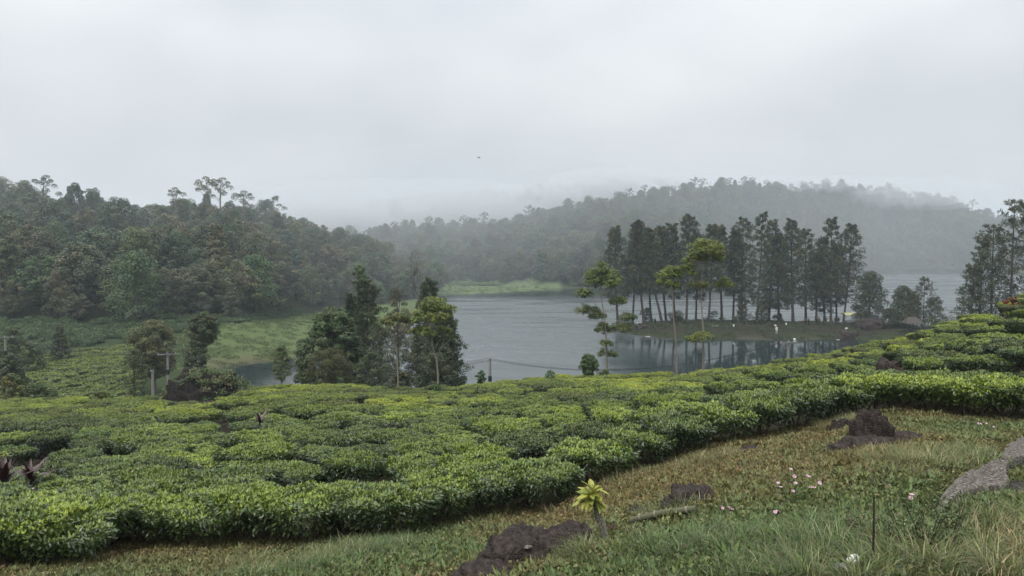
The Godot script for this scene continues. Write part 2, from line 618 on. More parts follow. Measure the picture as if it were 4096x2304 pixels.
# a tree or shrub whose crown fills the given picture box when it stands at that depth
func fitted(called: String, label: String, cat: String, x0: float, y0: float, x1: float, y1: float, depth: float, shape: String, o: Dictionary) -> Node3D:
	var cx := (x0 + x1) * 0.5
	var foot := on_ground(o.get("foot", cx), depth)
	var tp := at(cx, y0, depth)
	var bt := at(cx, y1, depth)
	var half := Vector3((x1 - x0) * 0.5 / FPX * depth, (tp.y - bt.y) * 0.5, 0)
	half.z = half.x * o.get("deep", 0.9)
	var hgt := tp.y - foot.y
	var cl: int = o.get("clusters", 26)
	var pr := broadleaf(hgt, half * o.get("grow", 1.0), shape, cl, int(o.get("per", 150) * 1.5), o.get("l", 0.22), o.get("w", 0.1), o.get("cr", 0.3), o.cols, o.get("bark", Color(0.09, 0.075, 0.06)), o.get("tr", 0.12), o.get("low", 0.06), o.get("sparse", 0.0))
	return tree_node(called, label, cat, foot, pr, M.bark, o.get("mat", M.leaf), o.get("group", ""))

# ---------------------------------------------------------------- stones
func rock_mesh(size: Vector3, sd: int, rough := 0.3, facet := 2.2) -> MB:
	var f := FastNoiseLite.new()
	f.seed = sd
	f.frequency = 0.9
	f.fractal_octaves = 4
	var mb := MB.new()
	var nu := 44
	var nv := 26
	for j in nv + 1:
		var t := PI * j / nv
		for i in nu:
			var ph := TAU * i / nu
			var o := Vector3(sin(t) * cos(ph), cos(t), sin(t) * sin(ph))
			var p := o.sign() * Vector3(pow(absf(o.x), 0.8), pow(absf(o.y), 0.8), pow(absf(o.z), 0.8))
			var k := 1.0 + f.get_noise_3dv(o * facet * 0.6) * rough * 1.1 - absf(f.get_noise_3dv(o * facet + Vector3(9, 3, 1))) * rough * 0.7 + f.get_noise_3dv(o * 4.5) * rough * 0.4 - absf(f.get_noise_3dv(o * Vector3(3, 9, 3))) * rough * 0.5
			p *= k
			if p.y < -0.35:
				p.y = -0.35
			mb.v.append(p * size); mb.c.append(Color.WHITE)
	for j in nv:
		for i in nu:
			var a := j * nu + i
			var b := j * nu + (i + 1) % nu
			mb.ix.append(a); mb.ix.append(b); mb.ix.append(a + nu)
			mb.ix.append(b); mb.ix.append(b + nu); mb.ix.append(a + nu)
	mb.outward(Vector3(0, -0.1 * size.y, 0))
	return mb

func rock(called: String, label: String, pos: Vector3, size: Vector3, sd: int, turn := 0.0, m: Material = null, rough := 0.3, cat := "rock", group := "") -> MeshInstance3D:
	var o := part(self, numbered(called), rock_mesh(size, sd, rough).mesh(m if m else M.rock))
	o.position = pos
	o.rotation.y = turn
	tag(o, label, cat, group)
	return o

# a flat stone whose outline is given by picture points on the ground
func slab(called: String, label: String, pts: Array, rise: float, thick: float, m: Material) -> void:
	var out := []
	var mid := Vector3.ZERO
	for p in pts:
		out.append(hit(p[0], p[1]))
	for p in out:
		mid += p
	mid /= out.size()
	var ring := []
	for k in out.size():
		var a: Vector3 = out[k]
		var b: Vector3 = out[(k + 1) % out.size()]
		for q in 5:
			var p := a.lerp(b, q / 5.0)
			var e := nz2.get_noise_2d(p.x * 60.0, p.z * 60.0)
			ring.append(p + (p - mid).normalized() * Vector3(1, 0, 1) * e * 0.12)
	var poly := PackedVector2Array()
	for p in ring:
		poly.append(Vector2(p.x, -p.z))
	bare_polys.append(poly)
	var mb := MB.new()
	var m2 := ring.size()
	var steps := [[1.02, -thick], [1.03, rise * 0.25], [1.0, rise * 0.8], [0.955, rise], [0.7, rise * 1.08], [0.35, rise * 1.06]]
	for s in steps:
		for p in ring:
			var q: Vector3 = mid + (p - mid) * s[0]
			var bump: float = nz2.get_noise_2d(q.x * 40.0 + 70.0, q.z * 40.0) * 0.035 + nz2.get_noise_2d(q.x * 160.0, q.z * 160.0) * 0.02
			q.y = lerpf(p.y, mid.y, 0.5 * (1.0 - s[0])) + s[1] + bump
			mb.v.append(q - mid); mb.c.append(Color.WHITE)
	for j in steps.size() - 1:
		for i in m2:
			var a := j * m2 + i
			var b := j * m2 + (i + 1) % m2
			mb.ix.append(a); mb.ix.append(a + m2); mb.ix.append(b)
			mb.ix.append(b); mb.ix.append(a + m2); mb.ix.append(b + m2)
	var last := mb.v.size()
	mb.v.append(Vector3(0, rise * 1.05, 0)); mb.c.append(Color.WHITE)
	for i in m2:
		mb.ix.append(last - m2 + i); mb.ix.append(last); mb.ix.append(last - m2 + (i + 1) % m2)
	mb.outward(Vector3(0, -0.6 * thick, 0))
	var o := part(self, numbered(called), mb.mesh(m))
	o.position = mid
	tag(o, label, "stone")

# ---------------------------------------------------------------- tea
func tea_bush(R: float, H: float, leaves: int, shoots: int, l: float, w: float) -> Array:
	var fol := MB.new()
	var sh := MB.new()
	var st := MB.new()
	var ph0 := rr(0, TAU)
	var a2 := rr(0.05, 0.16)
	var a3 := rr(0.04, 0.12)
	var edge := func(ph: float) -> float: return R * (1.0 + a2 * sin(2.0 * ph + ph0) + a3 * sin(3.0 * ph + ph0 * 2.0) + 0.07 * sin(5.0 * ph + ph0 * 3.0) + 0.05 * sin(9.0 * ph))
	var topy := func(x: float, z: float, q: float) -> float: return H * (1.0 - 0.03 * q * q - 0.1 * pow(q, 8.0)) + 0.06 * sin(x * 5.0 + ph0) * cos(z * 4.3) + 0.035 * sin(x * 13.0 + ph0 * 5.0) * sin(z * 11.0 + ph0) 
	for k in leaves:
		var ph := rr(0, TAU)
		var e: float = edge.call(ph)
		if k % 100 < 58:
			var q := sqrt(rng.randf())
			var x := cos(ph) * e * q
			var z := sin(ph) * e * q
			var y: float = topy.call(x, z, q) - pow(rng.randf(), 1.6) * 0.16
			var f := rr(0, TAU)
			var d := Vector3(cos(f), rr(-0.15, 0.75), sin(f)).normalized()
			fol.leaf(Vector3(x, y, z), d, (Vector3(-sin(f), rr(-0.35, 0.35), cos(f))).normalized(), l * rr(0.75, 1.2), w * rr(0.8, 1.2), vary(Color(0.045, 0.075, 0.025), 0.5, 1.6))
		else:
			var t := sqrt(rng.randf())
			var y := H * lerpf(0.4, 0.97, t)
			var q := lerpf(0.6, 1.02, pow(t, 0.6)) - pow(rng.randf(), 2.0) * 0.25
			var o := Vector3(cos(ph), 0, sin(ph))
			var d := (o + rdir() * 0.7 + Vector3(0, -0.35, 0)).normalized()
			fol.leaf(Vector3(o.x * e * q, y, o.z * e * q), d, side_of(d), l * rr(0.8, 1.3), w * rr(0.8, 1.2), vary(Color(0.036, 0.06, 0.022), 0.6, 1.35))
	for k in shoots:
		var ph := rr(0, TAU)
		var q := sqrt(rng.randf()) * 0.98
		var e: float = edge.call(ph) * q
		var x := cos(ph) * e
		var z := sin(ph) * e
		var y: float = topy.call(x, z, q) + rr(-0.03, 0.035)
		var base := vary(Color(0.105, 0.155, 0.038), 0.7, 1.35)
		for j in 3:
			var f := rr(0, TAU)
			var d := Vector3(cos(f) * 0.8, rr(0.35, 1.3), sin(f) * 0.8).normalized()
			sh.leaf(Vector3(x, y, z), d, Vector3(-sin(f), 0, cos(f)), l * rr(0.6, 0.95), w * rr(0.6, 0.85), base)
	for k in 7:
		var ph := k * TAU / 7.0 + rr(-0.3, 0.3)
		var e: float = edge.call(ph)
		var a := Vector3(cos(ph) * 0.1, -0.25, sin(ph) * 0.1)
		var b := Vector3(cos(ph) * e * rr(0.35, 0.6), H * 0.55, sin(ph) * e * rr(0.35, 0.6))
		limb(st, a, b, 0.035, 0.018, Color(0.11, 0.085, 0.065), 5, 0.09)
		for j in 3:
			limb(st, b, b + Vector3(cos(ph + rr(-1, 1)) * e * 0.4, H * 0.3, sin(ph + rr(-1, 1)) * e * 0.4), 0.016, 0.006, Color(0.1, 0.08, 0.06), 4, 0.08)
	return [fol, sh, st]

func tea_tone(x: float, d: float) -> int:
	var k := nz2.get_noise_2d(x * 2.3 + 31.0, d * 3.4) * 1.5 + nz3.get_noise_2d(x * 9.0, d * 9.0) * 0.8 + rr(-0.4, 0.4)
	return clampi(int(floor(2.25 + k * 2.6)), 0, 4)

const TONE := [Color(0.8, 0.7, 0.72), Color(1.0, 0.95, 0.88), Color(1.32, 1.2, 0.95), Color(1.68, 1.48, 1.0), Color(2.15, 1.8, 1.0)]
const TONE_WORD := ["dark green", "deep green", "mid green", "bright green", "yellow green"]

func build_tea() -> void:
	var near := []
	var far := []
	for k in 5:
		near.append(tea_bush(rr(0.66, 0.78), rr(0.74, 0.86), 5400, 620, 0.088, 0.036))
	for k in 5:
		far.append(tea_bush(rr(0.66, 0.8), rr(0.74, 0.86), 3000, 560, 0.088, 0.038))
	var fmats := []
	for t in 5:
		var c: Color = TONE[t]
		fmats.append([mat(c.r, c.g, c.b, 0.36, true, 0.55, 0.5), mat(c.r * 1.06, c.g * 1.05, c.b, 0.45, true, 0.5, 0.6)])
	var spots := []
	# the front edge of the field, bush by bush
	var px := -40.0
	while px < 1070.0:
		var dn := lut(l_dn, px)
		var x := (px - 512.0) / FPX * dn
		var skip := (px > 380 and px < 408)
		if not skip:
			spots.append(Vector4(x, dn + rr(0.55, 0.8), 1.0, 0))
		px += rr(0.72, 0.95) * FPX / dn
	# one bush stands out in front of the row, two more at the lower corner
	spots.append(Vector4((388.0 - 512.0) / FPX * 12.1, 12.1, 0.8, -1))
	for q in [[-8, 11.4], [22, 11.5], [52, 11.45], [78, 11.6], [-10, 10.6], [20, 10.7], [50, 10.75]]:
		spots.append(Vector4((q[0] - 512.0) / FPX * q[1], q[1], 1.0, -2))
	var d := 13.6
	var row := 0
	while d < 66.0:
		var x := -0.75 * d - 2.0 + (0.6 if row % 2 else 0.0)
		while x < 0.75 * d + 2.0:
			var jx := x + rr(-0.28, 0.28)
			var jd := d + rr(-0.25, 0.25)
			x += rr(1.2, 1.5)
			var p := 512.0 + FPX * jx / jd
			if p < -60 or p > 1085: continue
			if jd < lut(l_dn, p) + 1.75 or jd > lut(l_dc, p) + 7.0: continue
			if nz3.get_noise_2d(jx * 11.0, jd * 15.0) > 0.27 or rng.randf() < 0.07: continue
			# paths: a narrow break climbing the slope on the right, and a gap on the left
			var path := absf(p - (828.0 + (jd - 26.0) * 1.5))
			if jd > 22 and jd < 44 and path < 7.0: continue
			if jd > 27 and jd < 40 and absf(p - (236.0 - (jd - 27.0) * 2.2)) < 10.0: continue
			if Vector2(p - 206.0, (jd - 52.0) * 6.0).length() < 42.0: continue
			if Vector2(p - 893.0, (jd - 27.0) * 9.0).length() < 14.0: continue
			if Vector2(p - 260.0, (jd - 16.2) * 22.0).length() < 26.0: continue
			spots.append(Vector4(jx, jd, 0.0, row + 1))
		d += rr(1.12, 1.26)
		row += 1
	spots.sort_custom(func(a, b): return a.y < b.y)
	var named := {}
	var rest := [[], [], [], [], []]
	var rcol := [PackedColorArray(), PackedColorArray(), PackedColorArray(), PackedColorArray(), PackedColorArray()]
	var made := 0
	var proto := []
	for k in 5:
		var meshes := [near[k][0].mesh(fmats[2][0]), near[k][1].mesh(fmats[2][1]), near[k][2].mesh(M.bark)]
		proto.append(meshes)
	var farmesh := []
	for k in 5:
		var m := ArrayMesh.new()
		far[k][0].add_to(m, fmats[2][0])
		far[k][1].add_to(m, fmats[2][1])
		far[k][2].add_to(m, M.bark)
		farmesh.append(m)
	var first := []
	first.resize(5)
	for s in spots:
		var p: float = 512.0 + FPX * s.x / s.y
		var tone := tea_tone(s.x, s.y)
		if s.z > 0 and s.z < 1: tone = 2
		var sc := Vector3(rr(0.84, 1.28), rr(0.8, 1.08), rr(0.66, 0.88))
		if s.z == 0 and rng.randf() < 0.14: sc *= 0.68
		if s.z > 0: sc = Vector3(rr(1.0, 1.15), rr(0.9, 1.08), rr(0.85, 1.0))
		var pos := Vector3(s.x, ht(s.x, s.y) - 0.03 + rr(-0.07, 0.05), -s.y)
		var turn := rr(-0.3, 0.3) + (PI if rng.randf() < 0.5 else 0.0)
		var k := rng.randi() % 5
		if made < 300 and p > -15 and p < 1040 and s.y < 40:
			var o: Node3D
			if first[k] == null:
				o = thing("tea_bush", "", "tea bush", pos)
				part(o, "foliage", proto[k][0]); part(o, "young_shoots", proto[k][1]); part(o, "stems", proto[k][2])
				first[k] = o
			else:
				o = first[k].duplicate()
				o.name = numbered("tea_bush")
				add_child(o)
			if not named.has(int(s.w)): named[int(s.w)] = []
			named[int(s.w)].append([p, o, tone])
			o.position = pos
			o.rotation.y = turn
			o.scale = sc
			o.get_child(0).material_override = fmats[tone][0]
			o.get_child(1).material_override = fmats[tone][1]
			made += 1
		else:
			rest[k].append(Transform3D(Basis(Vector3.UP, turn).scaled_local(sc), pos))
			var tc: Color = TONE[tone]
			rcol[k].append(tc * rr(0.9, 1.1))
	for r in named:
		var list: Array = named[r]
		list.sort_custom(func(a, b): return a[0] < b[0])
		for k in list.size():
			var lb := "%s tea bush, %s from the left in the %s row back from the grass" % [TONE_WORD[list[k][2]], ordinal(k + 1), ordinal(r + 1)]
			if r == 0: lb = "%s tea bush, %s from the left in the front hedge along the grass" % [TONE_WORD[list[k][2]], ordinal(k + 1)]
			elif r == -1: lb = "single low tea bush standing out in front of the hedge"
			elif r == -2: lb = "%s tea bush, %s from the left in the bottom left corner group" % [TONE_WORD[list[k][2]], ordinal(k + 1)]
			tag(list[k][1], lb, "tea bush", "tea bushes on the near slope")
	var f := Node3D.new()
	f.name = "tea_field"
	add_child(f)
	tag(f, "dense field of clipped tea bushes covering the slope down to the crest", "tea field", "", "stuff")
	for k in 5:
		scatter(f, "tea_bushes", farmesh[k], rest[k], rcol[k])
	# the far tea garden in the valley on the left
	var lowm := []
	for k in 3:
		var b := tea_bush(0.8, 0.8, 330, 60, 0.24, 0.12)
		var m := ArrayMesh.new()
		b[0].add_to(m, fmats[3][0]); b[1].add_to(m, fmats[3][1])
		lowm.append(m)
	var va := [[], [], []]
	var vc := [PackedColorArray(), PackedColorArray(), PackedColorArray()]
	d = 80.0
	while d < 128.0:
		var x := -0.69 * d
		while x < -0.505 * d + (d - 80.0) * 0.02:
			var jx := x + rr(-0.3, 0.3)
			var jd := d + rr(-0.3, 0.3)
			x += rr(1.35, 1.65)
			var p := 512.0 + FPX * jx / jd
			if p > 150 or jd > 112.0 + (p - 20.0) * 0.13: continue
			if nz3.get_noise_2d(jx * 8.0, jd * 8.0) > 0.45 or rng.randf() < 0.05: continue
			var k := rng.randi() % 3
			va[k].append(Transform3D(Basis(Vector3.UP, rr(0, TAU)).scaled_local(Vector3(rr(1.0, 1.35), rr(0.85, 1.15), rr(0.9, 1.1))), Vector3(jx, ht(jx, jd) - 0.05, -jd)))
			var tc := Color(1.25, 1.2, 0.95) * rr(0.85, 1.15)
			vc[k].append(Color(tc.r * 0.66, tc.g * 0.66, tc.b * 0.72))
		d += 1.45
	var v := Node3D.new()
	v.name = "valley_tea_field"
	add_child(v)
	tag(v, "pale green tea garden on the valley floor below the wooded hill", "tea field", "", "stuff")
	for k in 3:
		scatter(v, "tea_bushes", lowm[k], va[k], vc[k])

# ---------------------------------------------------------------- forests
func build_forest() -> void:
	var protos := []
	var green := [Color(0.054, 0.063, 0.038), Color(0.064, 0.068, 0.04), Color(0.048, 0.058, 0.037)]
	for k in 9:
		var h := rr(10.5, 16.0)
		var r := rr(4.6, 6.6)
		var shape: String = ["dome", "round", "dome", "column", "dome", "cone", "round", "dome", "dome"][k]
		if k == 3: r *= 0.7
		if k == 5: r *= 0.8
		protos.append(broadleaf(h, Vector3(r, h * rr(0.44, 0.48), r * rr(0.85, 1.1)), shape, 52, 190, 0.44, 0.24, [0.26, 0.2, 0.32, 0.26, 0.22, 0.24, 0.3, 0.2, 0.34][k], green, Color(0.12, 0.11, 0.1), 0.3, 0.0))
	# emergent, thin-crowned trees that stand out on the skyline
	for k in 3:
		protos.append(broadleaf(rr(17, 20), Vector3(4.6, 3.2, 4.4), "dome", 18, 110, 0.45, 0.22, 0.24, green, Color(0.15, 0.14, 0.125), 0.26, 0.1, 0.25))
	var tint := [[Color(1.0, 1.0, 1.0), "grey green"], [Color(1.16, 1.0, 0.92), "brownish"], [Color(0.72, 0.9, 0.85), "dark green"], [Color(1.2, 1.22, 0.95), "pale olive"], [Color(0.98, 0.92, 0.94), "dull grey brown"], [Color(0.85, 1.15, 0.8), "fresh green"]]
	var lm := []
	for t in tint:
		lm.append(mat(t[0].r * 1.6, t[0].g * 1.6, t[0].b * 1.6, 0.62, true, 0.4, 0.4))
	var plain := mat(1.6, 1.6, 1.6, 0.62, true, 0.4, 0.4)
	var wm := []
	var cm := []
	var both := []
	for p in protos:
		wm.append(p[0].mesh(M.bark))
		cm.append(p[1].mesh(lm[0]))
		var m := ArrayMesh.new()
		p[1].add_to(m, plain)
		p[0].add_to(m, M.bark)
		both.append(m)
	# left hill, tree by tree
	var spots := []
	var d := 138.0
	while d < 345.0:
		var x := -0.78 * d
		while x < -0.06 * d:
			var jx := x + rr(-2.2, 2.2)
			var jd := d + rr(-2.2, 2.2)
			x += 8.2
			var p := 512.0 + FPX * jx / jd
			var b := lut(l_lb, p)
			var c := lut(l_lc, p)
			if p > 438 or p < -70 or jd < b + 1.0 or jd > c + 14.0: continue
			if lake_sd(jx, jd) < 3.0: continue
			spots.append(Vector3(jx, jd, (jd - b) / (c - b)))
		d += 8.0
	spots.sort_custom(func(a, b2): return a.y < b2.y)
	var rest := []
	var rcol := []
	for k in 12:
		rest.append([])
		rcol.append(PackedColorArray())
	var made := 0
	var named := {}
	for s in spots:
		var k := rng.randi() % 9
		if s.z > 0.85 and rng.randf() < 0.16: k = 9 + rng.randi() % 3
		elif rng.randf() < 0.03: k = 9 + rng.randi() % 3
		var t := rng.randi() % 6
		var nn := nz2.get_noise_2d(s.x * 0.9, s.y * 0.9)
		if nn > 0.15 and rng.randf() < 0.6: t = 1
		elif nn < -0.2 and rng.randf() < 0.6: t = 2
		var sc := rr(0.62, 1.2)
		if s.z < 0.06: sc *= rr(0.7, 0.95)
		var pos := Vector3(s.x, ht(s.x, s.y), -s.y)
		var bs := Basis(Vector3.UP, rr(0, TAU)).scaled_local(Vector3(sc * rr(0.9, 1.1), sc * rr(0.85, 1.1), sc * rr(0.9, 1.1)))
		var p: float = 512.0 + FPX * s.x / s.y
		if made < 300 and p > -25:
			var where := "at the left hill foot" if s.z < 0.25 else ("on the left hill flank" if s.z < 0.75 else "on the left hill crest")
			var what := "round-crowned tree" if k < 9 else "tall thin-crowned tree"
			var o := thing("forest_tree", "", "tree", pos, "forest trees on the left hill")
			var nk := "%s %s|%s" % [tint[t][1], what, where]
			if not named.has(nk): named[nk] = []
			named[nk].append([p, o])
			part(o, "trunk", wm[k])
			part(o, "crown", cm[k], lm[t])
			o.basis = bs
			made += 1
		else:
			rest[k].append(Transform3D(bs, pos))
			rcol[k].append(tint[t][0] * rr(0.9, 1.1))
	for nk in named:
		var list: Array = named[nk]
		list.sort_custom(func(a, b2): return a[0] < b2[0])
		for k in list.size():
			var w: PackedStringArray = nk.split("|")
			list[k][1].set_meta("label", ("%s, %s from the left %s" % [w[0], ordinal(k + 1), w[1]]) if list.size() > 1 else "only %s %s" % [w[0], w[1]])
	# far hill: one wood
	d = 380.0
	while d < 800.0:
		var x := -0.24 * d
		while x < 0.76 * d:
			var jx := x + rr(-2.6, 2.6)
			var jd := d + rr(-2.6, 2.6)
			x += 7.6
			var p := 512.0 + FPX * jx / jd
			if p < 330 or p > 1060: continue
			var b := lut(l_fb, p)
			var c := lut(l_fc, p)
			if jd < b + 1.5 or jd > c + 16.0: continue
			if lake_sd(jx, jd) < 2.0: continue
			var z := (jd - b) / (c - b)
			var k := rng.randi() % 9
			if (z > 0.93 and rng.randf() < 0.14) or rng.randf() < 0.012: k = 9 + rng.randi() % 3
			var t := rng.randi() % 6
			var sc := rr(0.72, 1.15)
			if z < 0.04: sc *= 0.7
			rest[k].append(Transform3D(Basis(Vector3.UP, rr(0, TAU)).scaled_local(Vector3(sc, sc * rr(0.85, 1.12), sc)), Vector3(jx, ht(jx, jd), -jd)))
			rcol[k].append(tint[t][0] * rr(0.9, 1.1))
		d += 7.6
	# scattered trees on the misty ridge behind
	for q in 150:
		var p := rr(330, 700)
		var dd := rr(790, 870)
		if p < 520 and rng.randf() < 0.55: continue
		var x := (p - 512.0) / FPX * dd
		var k := 9 + rng.randi() % 3 if rng.randf() < 0.5 else rng.randi() % 9
		var sc := rr(0.7, 1.1)
		rest[k].append(Transform3D(Basis(Vector3.UP, rr(0, TAU)).scaled_local(Vector3(sc, sc, sc)), Vector3(x, ht(x, dd), -dd)))
		rcol[k].append(tint[rng.randi() % 6][0])
	var f := Node3D.new()
	f.name = "far_forest"
	add_child(f)
	tag(f, "hazy forest covering the far hillside beyond the lake", "forest", "", "stuff")
	for k in 12:
		if rest[k].size():
			scatter(f, "trees", both[k], rest[k], rcol[k])

# ---------------------------------------------------------------- peninsula
func build_peninsula() -> void:
	var ncol := [Color(0.055, 0.064, 0.038), Color(0.06, 0.064, 0.038), Color(0.045, 0.058, 0.04)]
	var bark := Color(0.075, 0.062, 0.055)
	# base x, top x, top row, base depth (picture columns of the 2576-wide photograph), crown start, width
	var list := [
		[1556, 1546, 575, 184, 0.36, 3.4], [1592, 1600, 562, 189, 0.34, 3.2], [1622, 1604, 558, 182, 0.42, 3.0], [1640, 1630, 590, 191, 0.45, 2.8],
		[1668, 1632, 577, 180, 0.4, 3.2], [1678, 1664, 572, 187, 0.4, 3.0], [1700, 1690, 566, 185, 0.35, 3.0], [1728, 1734, 543, 183, 0.36, 3.6],
		[1752, 1756, 590, 190, 0.38, 3.2], [1784, 1792, 566, 181, 0.4, 3.0], [1818, 1812, 572, 188, 0.32, 3.0], [1846, 1850, 578, 184, 0.3, 3.0],
		[1868, 1868, 551, 187, 0.26, 3.2], [1905, 1918, 537, 181, 0.24, 3.9], [1936, 1944, 556, 188, 0.24, 3.2], [1962, 1958, 590, 184, 0.22, 3.0],
		[1998, 1990, 555, 180, 0.26, 3.6], [2030, 2026, 582, 186, 0.2, 3.4], [2056, 2058, 640, 182, 0.36, 2.6], [2078, 2072, 600, 190, 0.25, 3.0],
		[2093, 2090, 551, 181, 0.3, 3.5], [2108, 2104, 620, 188, 0.3, 2.6], [2124, 2140, 566, 181, 0.34, 3.6]]
	var words := ["leftmost tall pine at the lakeside end of the peninsula grove", "second tall pine from the left in the peninsula grove", "third pine of the peninsula grove leaning left", "slim rear pine in the left part of the peninsula grove", "strongly leaning pine beside a standing person on the peninsula", "pine just behind the leaning pine on the peninsula", "straight pine left of the tallest left-hand peninsula pine", "tall broad-topped pine in the left half of the peninsula grove", "shorter rear pine beside the tall broad-topped pine", "pine behind the tall pale-trunked roadside tree on the peninsula", "dense rear pine near the middle of the peninsula grove", "medium pine at the middle of the peninsula grove", "pine just left of the tallest peninsula pine", "tallest and widest pine in the peninsula grove", "pine close behind the tallest peninsula pine", "low-branched rear pine right of the tallest pine", "rounded tall pine with thick bare trunk base on the peninsula", "lower dense pine right of the rounded tall pine", "thin straight-trunked pine before open water on the peninsula", "rear pine between the thin pine and the spire-topped pine", "spire-topped tall pine in the right part of the peninsula grove", "short rear pine beside the spire-topped pine", "rightmost tall pine with open spreading branches on the peninsula"]
	for k in list.size():
		var a: Array = list[k]
		var px: float = a[0] / 2.5156
		var foot := on_ground(px, a[3])
		var tp := at(a[1] / 2.5156, a[2] / 2.5156, a[3])
		var pr := pine(tp.y - foot.y, a[4] + rr(-0.14, 0.0), a[5] * rr(1.15, 1.6), Vector3(tp.x - foot.x, 0, rr(-0.8, 0.8)), int(rr(62, 96)), 24, 0.52, ncol, bark, rr(0.26, 0.36))
		tree_node("pine_tree", words[k], "pine tree", foot, pr, M.bark, M.needle, "pines on the peninsula")
	# pines at the right edge, nearer
	var right := [[2545, 2548, 512, 118, 0.08, 5.2], [2500, 2496, 570, 121, 0.1, 5.0], [2462, 2470, 600, 124, 0.06, 4.2], [2590, 2580, 505, 120, 0.1, 5.0], [2436, 2446, 668, 121, 0.02, 3.4]]
	var rw := ["tall dark pine at the right edge behind the tea slope", "second dark pine from the right edge with spreading boughs", "shorter pine with drooping boughs left of the right-edge pines", "dark pine cut off by the right edge of the picture", "lowest leafy pine at the left of the right-edge clump"]
	for k in right.size():
		var a: Array = right[k]
		var foot := on_ground(a[0] / 2.5156, a[3])
		var tp := at(a[1] / 2.5156, a[2] / 2.5156, a[3])
		var pr := pine(tp.y - foot.y, a[4], a[5], Vector3(tp.x - foot.x, 0, 0.4), 74, 20, 0.42, ncol, bark, 0.3)
		tree_node("pine_tree", rw[k], "pine tree", foot, pr, M.bark, M.needle, "dark pines at the right edge")
	# broader trees at the neck of the peninsula
	var gcol := [Color(0.036, 0.048, 0.028), Color(0.042, 0.052, 0.03)]
	fitted("leafy_tree", "broad dark tree right of the tall pines beside the yellow awning", "tree", 856, 272, 888, 326, 172, "dome", {"cols": gcol, "l": 0.42, "w": 0.2, "clusters": 46, "per": 150, "tr": 0.2, "cr": 0.3, "grow": 1.1})
	fitted("leafy_tree", "lower dark leafy tree over the small thatched hut", "tree", 892, 286, 920, 332, 168, "dome", {"cols": gcol, "l": 0.42, "w": 0.2, "clusters": 42, "per": 140, "tr": 0.18, "cr": 0.3, "grow": 1.12})
	var specs := [[2326, 2326, 702, 165, 0.12, 3.6, "pointed conifer beside the hut on the peninsula neck"], [2300, 2302, 745, 163, 0.1, 2.6, "small conifer between the hut and the pointed conifer"], [2356, 2352, 752, 166, 0.04, 2.8, "low conifer nearest the open water on the neck"], [1917, 1917, 760, 179, 0.04, 2.0, "small bushy conifer under the tallest peninsula pine"], [1870, 1868, 745, 180, 0.1, 1.8, "young conifer in the middle of the peninsula grove"], [2236, 2240, 780, 166, 0.15, 2.2, "thin young tree beside the dark boulder on the neck"]]
	for s in specs:
		var foot := on_ground(s[0] / 2.5156, s[3])
		var tp := at(s[1] / 2.5156, s[2] / 2.5156, s[3])
		var pr := pine(tp.y - foot.y, s[4], s[5], Vector3(tp.x - foot.x, 0, 0), 44, 14, 0.42, ncol, bark, 0.14)
		tree_node("small_conifer", s[6], "conifer", foot, pr, M.bark, M.needle)
	# undergrowth on the peninsula
	var shrubs := [[615, 318, 636, 332, 172, "low shrub at the lakeside tip of the peninsula"], [640, 308, 652, 324, 185, "thin shrub under the first peninsula pines"], [664, 312, 690, 325, 182, "shrub under the leaning peninsula pine"], [700, 312, 726, 326, 183, "dark shrub in the middle of the peninsula shore"], [732, 316, 752, 327, 180, "dark shrub under the tallest peninsula pine"], [772, 314, 786, 324, 184, "small shrub beside a thick pine trunk on the peninsula"], [840, 322, 852, 330, 176, "shrub beside the yellow awning"], [898, 318, 912, 336, 166, "shrub right of the thatched hut"], [925, 316, 958, 344, 128, "leafy shrub just beyond the tea slope on the right"]]
	for s in shrubs:
		fitted("shrub", s[5], "shrub", s[0], s[1], s[2], s[3], s[4], "dome", {"cols": gcol, "l": 0.36, "w": 0.18, "clusters": 12, "per": 70, "tr": 0.06, "cr": 0.42, "sparse": 0.1})
	# boulders
	rock("boulder", "dark cone-shaped boulder standing at the water's edge", on_ground(847, 158.5, 0.1), Vector3(1.9, 1.9, 1.7), 5, 0.3, M.rock, 0.2, "boulder")
	rock("boulder", "smaller dark boulder right of the cone-shaped one", on_ground(855, 161, 0.1), Vector3(1.1, 1.25, 1.1), 6, 0.8, M.rock, 0.3, "boulder")
	rock("boulder", "large dark mound-like boulder on the neck of the peninsula", on_ground(871, 166, 0.3), Vector3(3.3, 2.5, 2.2), 7, 0.1, M.rock, 0.3, "boulder")
	rock("boulder", "flat dark boulder on the slope below the left pines", on_ground(643, 173, 0.1), Vector3(1.9, 0.85, 1.2), 8, 0.2, M.rock, 0.3, "boulder")
	rock("boulder", "dark boulder at the tip of the peninsula in the water", on_ground(611, 176, 0.2), Vector3(1.7, 1.1, 1.2), 9, 0.0, M.rock, 0.3, "boulder")
	rock("boulder", "dark hump beside two seated people among the pines", on_ground(678, 184, 0.2), Vector3(1.6, 1.5, 1.3), 10, 0.0, M.rock, 0.3, "boulder")
	# kiosk with a yellow awning
	var kp := on_ground(853.5, 180)
	var k := thing("kiosk", "small stall with pale yellow awning among the lakeside pines", "kiosk", kp)
	var aw := MB.new()
	aw.box(Vector3(0, 2.25, 0.75), Vector3(4.6, 0.1, 1.6), Color(0.5, 0.47, 0.22), Basis(Vector3.RIGHT, 0.28))
	aw.box(Vector3(0, 2.25, -0.75), Vector3(4.6, 0.1, 1.6), Color(0.5, 0.47, 0.22), Basis(Vector3.RIGHT, -0.28))
	part(k, "awning", aw.mesh(M.paint))
	var ct := MB.new()
	ct.box(Vector3(0.2, 0.4, 0.9), Vector3(4.6, 0.9, 0.5), Color(0.25, 0.26, 0.26))
	part(k, "counter", ct.mesh(M.paint))
